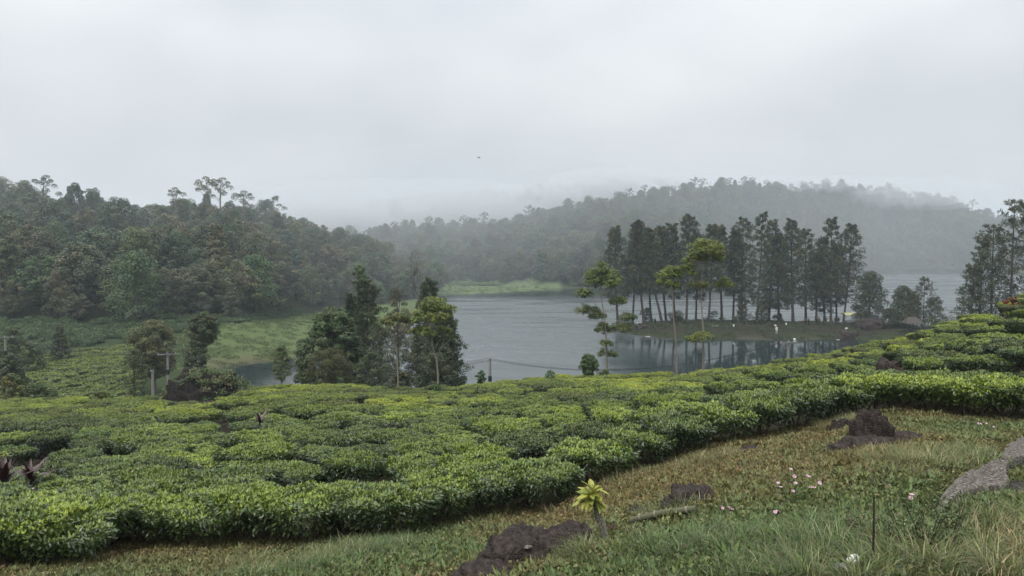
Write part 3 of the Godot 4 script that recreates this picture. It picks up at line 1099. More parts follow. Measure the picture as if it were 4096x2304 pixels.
	for sx in [-2.4, -0.8, 0.8, 2.4]:
		var po := MB.new()
		po.tube([Vector3(sx, -0.3, 1.2), Vector3(sx, 2.1, 1.2)], [0.06, 0.06], 6, Color(0.16, 0.15, 0.14))
		part(k, "post", po.mesh(M.paint))
	# thatched hut
	var hp := on_ground(913.5, 160)
	var h := thing("thatched_hut", "small open hut with dark pitched roof near the shore", "hut", hp)
	var rf := MB.new()
	var tip1 := Vector3(-0.8, 3.4, 0)
	var tip2 := Vector3(0.8, 3.4, 0)
	var e := [Vector3(-1.9, 2.1, 1.4), Vector3(1.9, 2.1, 1.4), Vector3(1.9, 2.1, -1.4), Vector3(-1.9, 2.1, -1.4)]
	var rc := Color(0.05, 0.042, 0.035)
	rf.tri(e[0], e[1], tip2, rc); rf.tri(e[0], tip2, tip1, rc); rf.tri(e[2], e[3], tip1, rc); rf.tri(e[2], tip1, tip2, rc)
	rf.tri(e[1], e[2], tip2, rc); rf.tri(e[3], e[0], tip1, rc)
	rf.tri(e[0], e[2], e[1], rc); rf.tri(e[0], e[3], e[2], rc)
	part(h, "roof", rf.mesh(M.paint))
	for q in [[-1.5, 1.0], [1.5, 1.0], [-1.5, -1.0], [1.5, -1.0]]:
		var po := MB.new()
		po.tube([Vector3(q[0], -0.4, q[1]), Vector3(q[0], 2.2, q[1])], [0.08, 0.07], 6, Color(0.06, 0.05, 0.04))
		part(h, "post", po.mesh(M.paint))
	# white ground sheets
	var sheets := [[715, 326.3, 1.7, "white picnic sheet on the slope among the middle pines"], [799, 321.5, 1.9, "white sheet on the ground beside the thick pine trunk"], [840, 340.0, 1.3, "pale plank lying on the shore below the dark boulder"], [648, 337, 1.0, "pale driftwood at the near shore of the peninsula"]]
	for s in sheets:
		var p := hit(s[0], s[1], 100, 220)
		var b := MB.new()
		for q in 6:
			b.box(Vector3(lerpf(-0.5, 0.5, (q + 0.5) / 6.0) * s[2], 0.08 + 0.05 * sin(q * 2.1), 0), Vector3(s[2] / 6.0 + 0.02, 0.05, 0.7 + 0.2 * cos(q * 1.7)), Color(0.4, 0.4, 0.38), Basis(Vector3.UP, 0.1 * sin(q)))
		var o := part(self, numbered("ground_sheet"), b.mesh(M.paint))
		o.position = p
		o.rotation.y = 0.15
		tag(o, s[3], "sheet")
	# white parasol
	var up := on_ground(820, 190)
	var u := thing("parasol", "white parasol at the far side of the grove", "parasol", up)
	var cn := MB.new()
	for q in 8:
		var f0 := TAU * q / 8.0
		var f1 := TAU * (q + 1) / 8.0
		cn.tri(Vector3(0, 2.9, 0), Vector3(cos(f1) * 1.5, 2.35, sin(f1) * 1.5), Vector3(cos(f0) * 1.5, 2.35, sin(f0) * 1.5), Color(0.7, 0.7, 0.68))
	part(u, "canopy", cn.mesh(M.paint))
	var ps := MB.new()
	ps.tube([Vector3(0, -0.3, 0), Vector3(0, 2.85, 0)], [0.04, 0.03], 6, Color(0.3, 0.3, 0.3))
	part(u, "pole", ps.mesh(M.paint))
	# a stump box and a bin
	for s in [[832, 324.5, 0.75, 1.0, "short brown tree stump standing left of a pine trunk"], [826, 322.5, 0.6, 1.1, "dark litter bin on the grass between two pines"]]:
		var p := hit(s[0], s[1], 100, 220)
		var b := MB.new()
		b.tube([Vector3(0, -0.2, 0), Vector3(0, s[3] * 0.5, 0), Vector3(0.02, s[3], 0)], [s[2] * 0.5, s[2] * 0.42, s[2] * 0.44], 9, Color(0.07, 0.055, 0.045))
		var o := part(self, numbered("stump" if s[0] == 832 else "litter_bin"), b.mesh(M.paint))
		o.position = p
		tag(o, s[4], "stump" if s[0] == 832 else "bin")
	build_people()

# ---------------------------------------------------------------- people: one continuous surface each (surface nets over capsules)
func person_mesh(seated: bool, shirt: Color, legs: Color) -> MB:
	var skin := Color(0.3, 0.19, 0.13)
	var bones := []
	if not seated:
		bones = [[Vector3(0, 1.02, 0), Vector3(0, 1.38, 0), 0.14, 0.16], [Vector3(-0.1, 1.4, 0), Vector3(0.1, 1.4, 0), 0.085, 0.085], [Vector3(0, 1.42, 0), Vector3(0, 1.55, 0.01), 0.055, 0.055], [Vector3(0, 1.6, 0.01), Vector3(0, 1.68, 0.0), 0.095, 0.1],
			[Vector3(-0.19, 1.38, 0), Vector3(-0.25, 1.1, -0.02), 0.055, 0.045], [Vector3(-0.25, 1.1, -0.02), Vector3(-0.24, 0.82, 0.06), 0.045, 0.04], [Vector3(0.19, 1.38, 0), Vector3(0.25, 1.1, -0.02), 0.055, 0.045], [Vector3(0.25, 1.1, -0.02), Vector3(0.22, 0.84, 0.1), 0.045, 0.04],
			[Vector3(-0.09, 0.95, 0), Vector3(-0.1, 0.5, 0.02), 0.095, 0.065], [Vector3(-0.1, 0.5, 0.02), Vector3(-0.11, 0.08, -0.02), 0.062, 0.045], [Vector3(-0.11, 0.05, -0.02), Vector3(-0.12, 0.04, 0.14), 0.045, 0.04],
			[Vector3(0.09, 0.95, 0), Vector3(0.12, 0.5, 0.05), 0.095, 0.065], [Vector3(0.12, 0.5, 0.05), Vector3(0.13, 0.08, 0.0), 0.062, 0.045], [Vector3(0.13, 0.05, 0.0), Vector3(0.14, 0.04, 0.16), 0.045, 0.04]]
	else:
		bones = [[Vector3(0, 0.2, 0), Vector3(0, 0.58, 0.04), 0.15, 0.16], [Vector3(-0.1, 0.6, 0.05), Vector3(0.1, 0.6, 0.05), 0.085, 0.085], [Vector3(0, 0.64, 0.06), Vector3(0, 0.76, 0.08), 0.055, 0.055], [Vector3(0, 0.82, 0.1), Vector3(0, 0.89, 0.09), 0.095, 0.1],
			[Vector3(-0.19, 0.58, 0.05), Vector3(-0.26, 0.36, 0.16), 0.055, 0.045], [Vector3(-0.26, 0.36, 0.16), Vector3(-0.12, 0.4, 0.38), 0.045, 0.04], [Vector3(0.19, 0.58, 0.05), Vector3(0.26, 0.36, 0.16), 0.055, 0.045], [Vector3(0.26, 0.36, 0.16), Vector3(0.12, 0.4, 0.38), 0.045, 0.04],
			[Vector3(-0.1, 0.13, 0.03), Vector3(-0.14, 0.42, 0.4), 0.1, 0.07], [Vector3(-0.14, 0.42, 0.4), Vector3(-0.12, 0.06, 0.56), 0.065, 0.045], [Vector3(-0.12, 0.04, 0.56), Vector3(-0.13, 0.04, 0.7), 0.045, 0.04],
			[Vector3(0.1, 0.13, 0.03), Vector3(0.14, 0.42, 0.4), 0.1, 0.07], [Vector3(0.14, 0.42, 0.4), Vector3(0.12, 0.06, 0.56), 0.065, 0.045], [Vector3(0.12, 0.04, 0.56), Vector3(0.13, 0.04, 0.7), 0.045, 0.04]]
	var cell := 0.045
	var lo := Vector3(-0.42, -0.09, -0.32)
	var nx := 19
	var ny := 44 if not seated else 26
	var nzc := 16 if not seated else 27
	var val := PackedFloat32Array()
	val.resize(nx * ny * nzc)
	for j in ny:
		for i in nx:
			for k in nzc:
				var p := lo + Vector3(i, j, k) * cell
				var s := 10.0
				for b in bones:
					var e: Vector3 = b[1] - b[0]
					var t := clampf((p - b[0]).dot(e) / e.length_squared(), 0, 1)
					var q: float = (p - b[0] - e * t).length() - lerpf(b[2], b[3], t)
					var hh := clampf(0.5 + 0.5 * (s - q) / 0.035, 0, 1)
					s = lerpf(s, q, hh) - 0.035 * hh * (1.0 - hh)
				val[(j * nx + i) * nzc + k] = s
	var mb := MB.new()
	var id := {}
	var head := 1.58 if not seated else 0.79
	var waist := 0.95 if not seated else 0.22
	for j in ny - 1:
		for i in nx - 1:
			for k in nzc - 1:
				var sum := Vector3.ZERO
				var cnt := 0
				var vv := []
				for q in 8:
					vv.append(val[((j + (q >> 1 & 1)) * nx + i + (q & 1)) * nzc + k + (q >> 2)])
				for ed in [[0, 1], [2, 3], [4, 5], [6, 7], [0, 2], [1, 3], [4, 6], [5, 7], [0, 4], [1, 5], [2, 6], [3, 7]]:
					var a: float = vv[ed[0]]
					var b: float = vv[ed[1]]
					if (a < 0) != (b < 0):
						var t := a / (a - b)
						var pa := Vector3(ed[0] & 1, ed[0] >> 1 & 1, ed[0] >> 2)
						var pb := Vector3(ed[1] & 1, ed[1] >> 1 & 1, ed[1] >> 2)
						sum += pa.lerp(pb, t)
						cnt += 1
				if cnt:
					var p := lo + (Vector3(i, j, k) + sum / cnt) * cell
					var g := Vector3(vv[1] + vv[3] + vv[5] + vv[7] - vv[0] - vv[2] - vv[4] - vv[6], vv[2] + vv[3] + vv[6] + vv[7] - vv[0] - vv[1] - vv[4] - vv[5], vv[4] + vv[5] + vv[6] + vv[7] - vv[0] - vv[1] - vv[2] - vv[3]).normalized()
					id[Vector3i(i, j, k)] = mb.v.size()
					mb.v.append(p); mb.n.append(g)
					var col := shirt
					if p.y > head + 0.07 or (p.y > head - 0.02 and p.z < 0.03): col = Color(0.015, 0.013, 0.012)
					elif p.y > head - 0.08: col = skin
					elif p.y < waist or (seated and p.z > 0.24): col = legs
					mb.c.append(col)
	var ax := [Vector3i(1, 0, 0), Vector3i(0, 1, 0), Vector3i(0, 0, 1)]
	for c in id.keys():
		for a in 3:
			var p: Vector3i = c
			var q: Vector3i = p + ax[a]
			if q.x >= nx or q.y >= ny or q.z >= nzc: continue
			var va := val[(p.y * nx + p.x) * nzc + p.z]
			var vb := val[(q.y * nx + q.x) * nzc + q.z]
			if (va < 0) == (vb < 0): continue
			var u: Vector3i = ax[(a + 1) % 3]
			var w: Vector3i = ax[(a + 2) % 3]
			var four := [p, p - u, p - u - w, p - w]
			var ok := true
			for f in four:
				if not id.has(f): ok = false
			if not ok: continue
			for t in [0, 1, 2, 0, 2, 3]:
				mb.ix.append(id[four[t]])
	for t in range(0, mb.ix.size(), 3):
		var a := mb.ix[t]
		var b := mb.ix[t + 1]
		var c := mb.ix[t + 2]
		if (mb.v[c] - mb.v[a]).cross(mb.v[b] - mb.v[a]).dot(mb.n[a] + mb.n[b] + mb.n[c]) < 0:
			mb.ix[t + 1] = c
			mb.ix[t + 2] = b
	return mb

func build_people() -> void:
	var dark := Color(0.02, 0.02, 0.024)
	var meshes := {
		"dark_stand": person_mesh(false, dark, Color(0.025, 0.025, 0.03)).mesh(M.cloth), "white_stand": person_mesh(false, Color(0.6, 0.6, 0.58), Color(0.5, 0.5, 0.48)).mesh(M.cloth),
		"dark_sit": person_mesh(true, dark, Color(0.03, 0.03, 0.04)).mesh(M.cloth), "white_sit": person_mesh(true, Color(0.62, 0.62, 0.6), Color(0.03, 0.03, 0.035)).mesh(M.cloth),
		"brown_stand": person_mesh(false, Color(0.09, 0.04, 0.03), Color(0.02, 0.02, 0.025)).mesh(M.cloth)}
	var list := [[655, 325.2, "dark_stand", 0.5, "person in dark clothes standing by the leaning pine"], [633.5, 325.0, "dark_sit", 0.0, "person in dark clothes sitting at the left end of the peninsula"], [638, 325.0, "white_sit", 0.6, "person in a white top sitting at the left end of the peninsula"],
		[671, 320.4, "dark_sit", 0.3, "person in dark clothes seated beside the dark hump"], [674.5, 320.4, "dark_sit", -0.4, "second person seated right beside the dark hump"],
		[733.5, 327.5, "white_sit", 1.2, "person in white crouching alone on the dark slope"], [773, 328.0, "dark_sit", 0.2, "person in dark clothes seated in the group above the white-clad one"], [775.5, 327.8, "white_sit", -0.6, "person in a white top seated in the group of two"],
		[776.5, 333.8, "white_stand", 0.1, "person all in white standing low on the grassy bank"], [786, 326.0, "white_sit", 0.9, "person seated on the bank left of the thick pine trunk"],
		[805.5, 325.8, "brown_stand", 0.0, "person in a brown top standing in front of a dense pine"], [808.5, 325.4, "dark_stand", 0.8, "person in dark clothes beside the one in brown"], [816.5, 324.8, "dark_stand", 0.4, "left one of two people standing in dark clothes by a pine trunk"], [819, 324.6, "brown_stand", -0.5, "person in a brown top beside the dark one by a pine trunk"],
		[823.5, 320.6, "dark_stand", 0.0, "person standing alone against the bright water"], [835, 324.4, "brown_stand", 0.3, "person leaning near a pine trunk by the stump"], [838.5, 324.0, "dark_stand", 0.2, "person in dark clothes between two trunks left of the stall"],
		[916, 338.2, "dark_sit", 0.0, "person in dark clothes sitting inside the small hut"]]
	for a in list:
		var p := hit(a[0], a[1], 100, 220)
		if a[0] == 916: p = on_ground(916, 159.2)
		var o := part(self, numbered("person"), meshes[a[2]])
		o.position = p
		o.rotation.y = a[3]
		tag(o, a[4], "person", "visitors on the peninsula")
	# the one on the cone-shaped boulder
	var bp := on_ground(847, 158.5)
	var w := part(self, numbered("person"), meshes["white_sit"])
	w.position = bp + Vector3(0.1, 1.7, 0.1)
	tag(w, "person in white sitting on top of the cone-shaped boulder", "person", "visitors on the peninsula")

# ---------------------------------------------------------------- trees at the edge of the tea and in the valley
func thin_tree(label: String, depth: float, trunk: Array, r0: float, tufts: Array, cols: Array, group: String, bark := Color(0.2, 0.18, 0.145)) -> void:
	# trunk: picture points upwards; tufts: picture x, y, half width, half height, trunk point index the bough leaves from
	var foot := on_ground(trunk[0][0], depth)
	var pts := [Vector3(0, -0.5, 0), Vector3.ZERO]
	var rd := [r0 * 1.2, r0 * 1.1]
	for k in range(1, trunk.size()):
		var p := at(trunk[k][0], trunk[k][1], depth) - foot
		p.z += rr(-0.15, 0.15)
		pts.append(p)
		rd.append(r0 * (1.0 - 0.75 * k / (trunk.size() - 1.0)))
	var wood := MB.new()
	var lv := MB.new()
	wood.tube(pts, rd, 7, bark, false)
	for t in tufts:
		var z := rr(-0.7, 0.7)
		var c := at(t[0], t[1], depth) - foot
		c.z += z
		var hs := Vector3(t[2] * 1.18 / FPX * depth, t[3] * 1.6 / FPX * depth, t[2] / FPX * depth)
		var j: Vector3 = pts[mini(t[4] + 1, pts.size() - 1)]
		limb(wood, j, c - Vector3(0, hs.y * 0.5, 0), r0 * 0.32, r0 * 0.12, bark, 5, 0.05)
		var subs := maxi(5, int(hs.x * hs.y * 24.0))
		for s in subs:
			var f := rr(0, TAU)
			var q := sqrt(rng.randf())
			var yy := sqrt(1.0 - q * q) * rr(0.3, 1.0)
			var sc := c + Vector3(cos(f) * q * hs.x * 0.82, (yy - 0.35) * hs.y, sin(f) * q * hs.z * 0.82)
			var sr := clampf(hs.x * 0.34, 0.2, 0.42)
			puff(lv, sc, Vector3(sr, sr * 0.8, sr), 62, 0.2, 0.075, cols, 0.3, 0.0, 0.4)
			limb(wood, c - Vector3(0, hs.y * 0.5, 0), sc, r0 * 0.13, 0.008, bark, 4, 0.06)
	tree_node("slender_tree", label, "tree", foot, [wood, lv], M.bark, M.leaf, group)

func build_edge_trees() -> void:
	var S := 1.0 / 2.5156
	var lime := [Color(0.105, 0.125, 0.032), Color(0.085, 0.108, 0.03), Color(0.12, 0.13, 0.036)]
	var g := "slender trees along the crest of the tea field"
	var q := func(a: Array) -> Array:
		var out := []
		for e in a:
			var b: Array = e.duplicate()
			for k in mini(4, b.size()):
				b[k] = b[k] * S
			out.append(b)
		return out
	thin_tree("slender pale-trunked tree with small flat olive crown before the dark clump", 59, q.call([[1000, 985], [1001, 930], [998, 880], [990, 850], [975, 820]]), 0.075, q.call([[978, 806, 20, 14, 3], [1008, 800, 20, 14, 3], [1026, 806, 16, 11, 3], [995, 798, 18, 12, 4]]), [Color(0.085, 0.09, 0.03), Color(0.075, 0.075, 0.03)], g)
	thin_tree("slender tree with wide yellow-green fan crown over a forked white trunk", 58, q.call([[1100, 988], [1102, 940], [1098, 905], [1085, 860], [1085, 800]]), 0.09, q.call([[1055, 800, 24, 20, 2], [1095, 768, 34, 17, 3], [1122, 776, 26, 14, 3], [1075, 790, 26, 22, 3], [1110, 800, 24, 20, 3], [1050, 832, 18, 14, 2], [1075, 835, 22, 16, 2], [1115, 835, 20, 14, 2]]), lime, g)
	thin_tree("slender tree with tiers of separate leaf tufts at the water", 60, q.call([[1528, 945], [1527, 890], [1524, 840], [1520, 790], [1512, 745], [1516, 700]]), 0.085, q.call([[1518, 690, 42, 26, 5], [1500, 712, 26, 18, 4], [1540, 712, 22, 18, 4], [1470, 740, 26, 12, 3], [1478, 782, 30, 12, 3], [1502, 796, 24, 12, 2], [1555, 760, 24, 14, 3], [1578, 800, 22, 10, 2], [1520, 828, 20, 18, 2], [1522, 862, 16, 14, 1], [1530, 892, 22, 12, 1], [1560, 822, 24, 10, 2]]), [Color(0.075, 0.1, 0.032), Color(0.06, 0.085, 0.03), Color(0.085, 0.1, 0.036)], g)
	thin_tree("slender tree with rounded lime crown left of the tallest slender tree", 60, q.call([[1706, 945], [1703, 900], [1698, 840], [1694, 790], [1692, 745], [1690, 715]]), 0.085, q.call([[1690, 690, 32, 22, 5], [1672, 712, 22, 16, 4], [1712, 676, 18, 10, 5], [1695, 722, 20, 12, 4]]), lime, g)
	thin_tree("tallest slender tree with domed top and small side tufts", 60, q.call([[1772, 942], [1769, 890], [1770, 840], [1766, 780], [1764, 720], [1768, 660]]), 0.1, q.call([[1770, 628, 46, 24, 5], [1748, 650, 24, 14, 5], [1795, 648, 26, 14, 5], [1735, 672, 18, 10, 4], [1762, 718, 28, 10, 3], [1738, 688, 14, 8, 4], [1825, 715, 22, 14, 3], [1762, 845, 28, 9, 1], [1740, 855, 18, 8, 1]]), lime, g)
	# clipped round bush on a short stem, and neighbours on the crest
	var dk := [Color(0.04, 0.062, 0.022), Color(0.048, 0.07, 0.026)]
	fitted("round_shrub", "dense dark round-topped shrub standing on the tea crest", "shrub", 579, 355, 597, 377, 55, "round", {"cols": dk, "l": 0.13, "w": 0.065, "clusters": 36, "per": 130, "tr": 0.06, "cr": 0.4})
	fitted("round_shrub", "little round-headed sapling left of the utility pole", "shrub", 474.5, 371, 486.5, 384, 57, "round", {"cols": [Color(0.05, 0.085, 0.035)], "l": 0.13, "w": 0.055, "clusters": 14, "per": 80, "tr": 0.035, "cr": 0.36})
	fitted("weed_shrub", "spiky fern-like weed on the crest left of the round shrub", "weed", 543, 371, 558, 379, 55.5, "dome", {"cols": [Color(0.07, 0.1, 0.05)], "l": 0.2, "w": 0.04, "clusters": 9, "per": 40, "tr": 0.02, "cr": 0.4})
	fitted("weed_shrub", "loose weeds under the tiered slender tree", "weed", 596, 370, 616, 381, 54, "dome", {"cols": [Color(0.06, 0.085, 0.04)], "l": 0.18, "w": 0.06, "clusters": 12, "per": 50, "tr": 0.02, "cr": 0.36})
	fitted("weed_shrub", "low dark shrub on the crest below the fan-crowned tree", "shrub", 420, 385, 445, 396, 54, "dome", {"cols": dk, "l": 0.16, "w": 0.07, "clusters": 12, "per": 60, "tr": 0.03, "cr": 0.36})
	# the clump left of centre
	var bigc := [Color(0.04, 0.062, 0.025), Color(0.056, 0.075, 0.034), Color(0.032, 0.05, 0.022)]
	fitted("broadleaf_tree", "big glossy round-crowned tree at the left of the clump", "tree", 293, 309, 367, 384, 72, "dome", {"cols": bigc, "l": 0.3, "w": 0.15, "clusters": 84, "per": 170, "tr": 0.25, "cr": 0.2, "foot": 330, "low": 0.02, "grow": 1.05})
	fitted("olive_shrub", "feathery olive-brown rounded shrub in front of the big tree", "shrub", 303, 349, 350, 394, 61, "round", {"cols": [Color(0.05, 0.049, 0.019), Color(0.043, 0.044, 0.018)], "l": 0.2, "w": 0.035, "clusters": 50, "per": 170, "tr": 0.08, "cr": 0.26, "grow": 1.05})
	fitted("narrow_tree", "narrow leafy sapling leaning beside the dark inlet", "tree", 274, 345, 293, 382, 62, "column", {"cols": [Color(0.06, 0.08, 0.03), Color(0.07, 0.085, 0.036)], "l": 0.15, "w": 0.07, "clusters": 34, "per": 70, "tr": 0.06, "cr": 0.26, "foot": 280, "bark": Color(0.2, 0.18, 0.16)})
	var pc := [Color(0.042, 0.058, 0.03), Color(0.05, 0.064, 0.034)]
	var pl := [[372, 366, 281, 84, 0.05, 2.9, "dense upright dark green conifer in the middle of the clump"], [360, 352, 296, 86, 0.02, 2.4, "shorter upright conifer at the left of the dark clump"], [432, 429, 281, 88, 0.05, 3.0, "pointed dark conifer at the top right of the clump"], [448, 446, 312, 76, 0.02, 2.6, "bushy pine with boughs over the water at the right of the clump"], [438, 436, 330, 72, 0.02, 2.4, "lower dark pine at the foot of the clump"]]
	for s in pl:
		var foot := on_ground(s[0], s[3])
		var tp := at(s[1], s[2], s[3])
		var pr := pine(tp.y - foot.y, s[4], s[5], Vector3(tp.x - foot.x, 0, 0), 110, 26, 0.36, pc, Color(0.07, 0.055, 0.045), 0.16)
		tree_node("clump_conifer", s[6], "conifer", foot, pr, M.bark, M.needle, "conifers of the clump left of centre")
	var br := [Color(0.066, 0.062, 0.042), Color(0.056, 0.056, 0.036)]
	fitted("clump_tree", "thin grey-brown tree in the middle of the clump", "tree", 384, 286, 412, 350, 82, "round", {"cols": br, "l": 0.2, "w": 0.07, "clusters": 44, "per": 95, "tr": 0.14, "cr": 0.22, "sparse": 0.1})
	fitted("clump_tree", "dusty grey leafy tree behind the fan-crowned slender tree", "tree", 402, 312, 440, 372, 78, "round", {"cols": br, "l": 0.2, "w": 0.08, "clusters": 48, "per": 95, "tr": 0.14, "cr": 0.22, "sparse": 0.12})
	fitted("clump_tree", "umbrella-topped tree rising at the back left of the clump", "tree", 345, 266, 364, 284, 92, "dome", {"cols": [Color(0.06, 0.078, 0.036)], "l": 0.22, "w": 0.09, "clusters": 16, "per": 90, "tr": 0.12, "cr": 0.3})
	var us := [[352, 352, 390, 394, 66, "rounded olive shrub right of the feathery shrub"], [378, 348, 420, 396, 70, "dark shrub under the middle of the clump"], [412, 352, 452, 396, 69, "dark leafy shrub under the right of the clump"], [388, 372, 412, 394, 62, "pale-leaved bush at the foot of the clump"], [294, 362, 316, 388, 74, "dark low shrub under the big round tree"], [366, 318, 396, 388, 76, "tall dark bush filling the middle of the clump"], [400, 330, 428, 392, 74, "tall brown-green bush behind the flat-crowned slender tree"], [432, 345, 458, 394, 71, "dark bush at the water side of the clump"]]
	for s in us:
		fitted("undershrub", s[5], "shrub", s[0], s[1], s[2], s[3], s[4], "dome", {"cols": [Color(0.042, 0.05, 0.028), Color(0.05, 0.056, 0.03)], "l": 0.2, "w": 0.08, "clusters": 34, "per": 80, "tr": 0.06, "cr": 0.26, "sparse": 0.08})
	# bare-branched tree
	var foot := on_ground(424, 95)
	var wd := MB.new()
	var lf := MB.new()
	var bk := Color(0.12, 0.11, 0.1)
	var f0 := at(424, 305, 95) - foot
	var f1 := at(415, 290, 95) - foot
	wd.tube([Vector3(0, -0.5, 0), f0 * Vector3(1, 0.5, 1), f0, f1], [0.16, 0.13, 0.12, 0.09], 7, bk, false)
	for t in [[411, 266], [417, 264], [408, 272], [414, 268], [419, 270], [421, 278]]:
		var e := at(t[0], t[1], 95 + rr(-0.8, 0.8)) - foot
		limb(wd, f1, e, 0.06, 0.02, bk, 5, 0.06)
		puff(lf, e, Vector3(0.6, 0.35, 0.6), 46, 0.16, 0.06, [Color(0.055, 0.06, 0.036)], 0.2)
		for z in 4:
			limb(wd, f1.lerp(e, 0.6), e + rdir() * 0.7, 0.02, 0.008, bk, 4)
	limb(wd, f0, at(402, 276, 94) - foot, 0.05, 0.012, bk, 5, 0.08)
	tree_node("bare_tree", "nearly bare forked tree with a tuft of leaves above the clump", "tree", foot, [wd, lf], M.bark, M.leaf)
	# valley trees on the left
	fitted("round_tree", "broad round olive tree at the edge of the valley tea", "tree", 128, 321, 176, 378, 96, "round", {"cols": [Color(0.08, 0.082, 0.04), Color(0.07, 0.072, 0.036)], "l": 0.27, "w": 0.12, "clusters": 110, "per": 130, "tr": 0.2, "cr": 0.24, "grow": 1.02})
	fitted("dark_tree", "tall ragged dark tree behind the overgrown rock", "tree", 182, 312, 213, 345, 82, "round", {"cols": [Color(0.046, 0.058, 0.028), Color(0.055, 0.06, 0.03)], "l": 0.22, "w": 0.1, "clusters": 64, "per": 120, "tr": 0.16, "cr": 0.27, "low": 0.0})
	fitted("dark_shrub", "ivy-clad lower part of the ragged tree above the overgrown rock", "shrub", 184, 340, 208, 376, 81, "column", {"cols": [Color(0.046, 0.056, 0.03)], "l": 0.22, "w": 0.1, "clusters": 36, "per": 85, "tr": 0.14, "cr": 0.26})
	fitted("sapling", "willowy leafy sapling in front of the valley tea", "tree", 119, 347, 145, 398, 63, "column", {"cols": [Color(0.055, 0.068, 0.032), Color(0.062, 0.07, 0.036)], "l": 0.15, "w": 0.055, "clusters": 44, "per": 60, "tr": 0.05, "cr": 0.2, "sparse": 0.1})
	fitted("conical_tree", "conical dark tree standing at the far edge of valley tea", "tree", 47.5, 324, 70, 364, 112, "cone", {"cols": [Color(0.048, 0.06, 0.034)], "l": 0.3, "w": 0.14, "clusters": 46, "per": 85, "tr": 0.14, "cr": 0.24})
	fitted("small_tree", "small pale green tree between the conical and round trees", "tree", 88, 334, 107, 362, 132, "round", {"cols": [Color(0.066, 0.085, 0.045)], "l": 0.32, "w": 0.14, "clusters": 28, "per": 70, "tr": 0.12, "cr": 0.28})
	fitted("edge_tree", "leafy tree behind the leftmost utility pole", "tree", -6, 326, 26, 366, 108, "dome", {"cols": [Color(0.06, 0.08, 0.036)], "l": 0.3, "w": 0.13, "clusters": 40, "per": 85, "tr": 0.16, "cr": 0.26})
	fitted("edge_tree", "rounded tree right of the leftmost utility pole", "tree", 16, 342, 45, 378, 104, "dome", {"cols": [Color(0.058, 0.076, 0.036)], "l": 0.3, "w": 0.13, "clusters": 36, "per": 80, "tr": 0.16, "cr": 0.26})
	fitted("edge_shrub", "dark grey-green rounded bush at the left edge", "shrub", -8, 354, 24, 392, 66, "dome", {"cols": [Color(0.046, 0.056, 0.036)], "l": 0.19, "w": 0.08, "clusters": 46, "per": 85, "tr": 0.08, "cr": 0.24})
	fitted("edge_shrub", "yellow-tipped bush at the left end of the tea crest", "shrub", -6, 374, 20, 402, 55, "dome", {"cols": [Color(0.09, 0.09, 0.035), Color(0.06, 0.075, 0.03)], "l": 0.16, "w": 0.07, "clusters": 26, "per": 80, "tr": 0.06, "cr": 0.28})
	fitted("edge_shrub", "low bush between left edge and the valley tea", "shrub", 16, 384, 52, 404, 57, "dome", {"cols": [Color(0.05, 0.066, 0.03)], "l": 0.16, "w": 0.07, "clusters": 26, "per": 80, "tr": 0.05, "cr": 0.3})
	fitted("edge_shrub", "small yellowish bush on the crest below the valley tea", "shrub", 84, 391, 112, 408, 52, "dome", {"cols": [Color(0.085, 0.1, 0.035)], "l": 0.15, "w": 0.065, "clusters": 20, "per": 80, "tr": 0.04, "cr": 0.32})
	# undergrowth at the foot of the left hill, in the shore meadow and below the crest
	var us2 := MB.new()
	for k in 5:
		puff(us2, Vector3(rr(-0.7, 0.7), rr(0.2, 0.7), rr(-0.7, 0.7)), Vector3(0.7, 0.5, 0.7), 110, 0.24, 0.11, [Color(0.042, 0.064, 0.03)], 0.4)
	var xs := []
	var cs := PackedColorArray()
	for k in 900:
		var p := rr(-10, 300)
		var b := lut(l_lb, p)
		var dd := b - absf(rng.randfn(0, 11.0)) + 3.0
		if p > 140 and p < 215 and dd < b - 14: continue
		if p > 215: dd = b - rr(-3, 4)
		if p < 140 and dd < 116 + (p - 20) * 0.13: continue
		var x := (p - 512.0) / FPX * dd
		if lake_sd(x, dd) < 1.0: continue
		var sc := rr(0.4, 1.25) if p < 215 else rr(0.4, 1.0)
		xs.append(Transform3D(Basis(Vector3.UP, rr(0, TAU)).scaled_local(Vector3(sc, sc * rr(0.7, 1.2), sc)), Vector3(x, ht(x, dd), -dd)))
		cs.append(Color(1, 1, 1) * rr(0.8, 1.35))
	for k in 260:
		var p := rr(110, 480)
		var dd := rr(62, 84)
		var x := (p - 512.0) / FPX * dd
		if ht(x, dd) < 0.4: continue
		var sc := rr(0.4, 1.0)
		xs.append(Transform3D(Basis(Vector3.UP, rr(0, TAU)).scaled_local(Vector3(sc, sc * rr(0.7, 1.2), sc)), Vector3(x, ht(x, dd), -dd)))
		cs.append(Color(0.9, 0.95, 0.8) * rr(0.8, 1.2))
	# pale scrub on the far lakeside meadow
	for k in 60:
		var p := rr(448, 500)
		var dd := rr(385, 402)
		var x := (p - 512.0) / FPX * dd
		if lake_sd(x, dd) < 3: continue
		xs.append(Transform3D(Basis(Vector3.UP, rr(0, TAU)).scaled_local(Vector3(2.0, 1.8, 2.0) * rr(0.5, 1.2)), Vector3(x, ht(x, dd), -dd)))
		cs.append(Color(1.9, 1.8, 1.7))
	for k in 240:
		var p := rr(570, 1030)
		var dd := lut(l_fb, p) + rr(-2, 5)
		var x := (p - 512.0) / FPX * dd
		if lake_sd(x, dd) < 0.5: continue
		xs.append(Transform3D(Basis(Vector3.UP, rr(0, TAU)).scaled_local(Vector3(2.6, 2.4, 2.6) * rr(0.6, 1.3)), Vector3(x, ht(x, dd), -dd)))
		cs.append(Color(1, 1, 1) * rr(0.7, 1.2))
	var u := scatter(self, "undergrowth", us2.mesh(M.leaf), xs, cs)
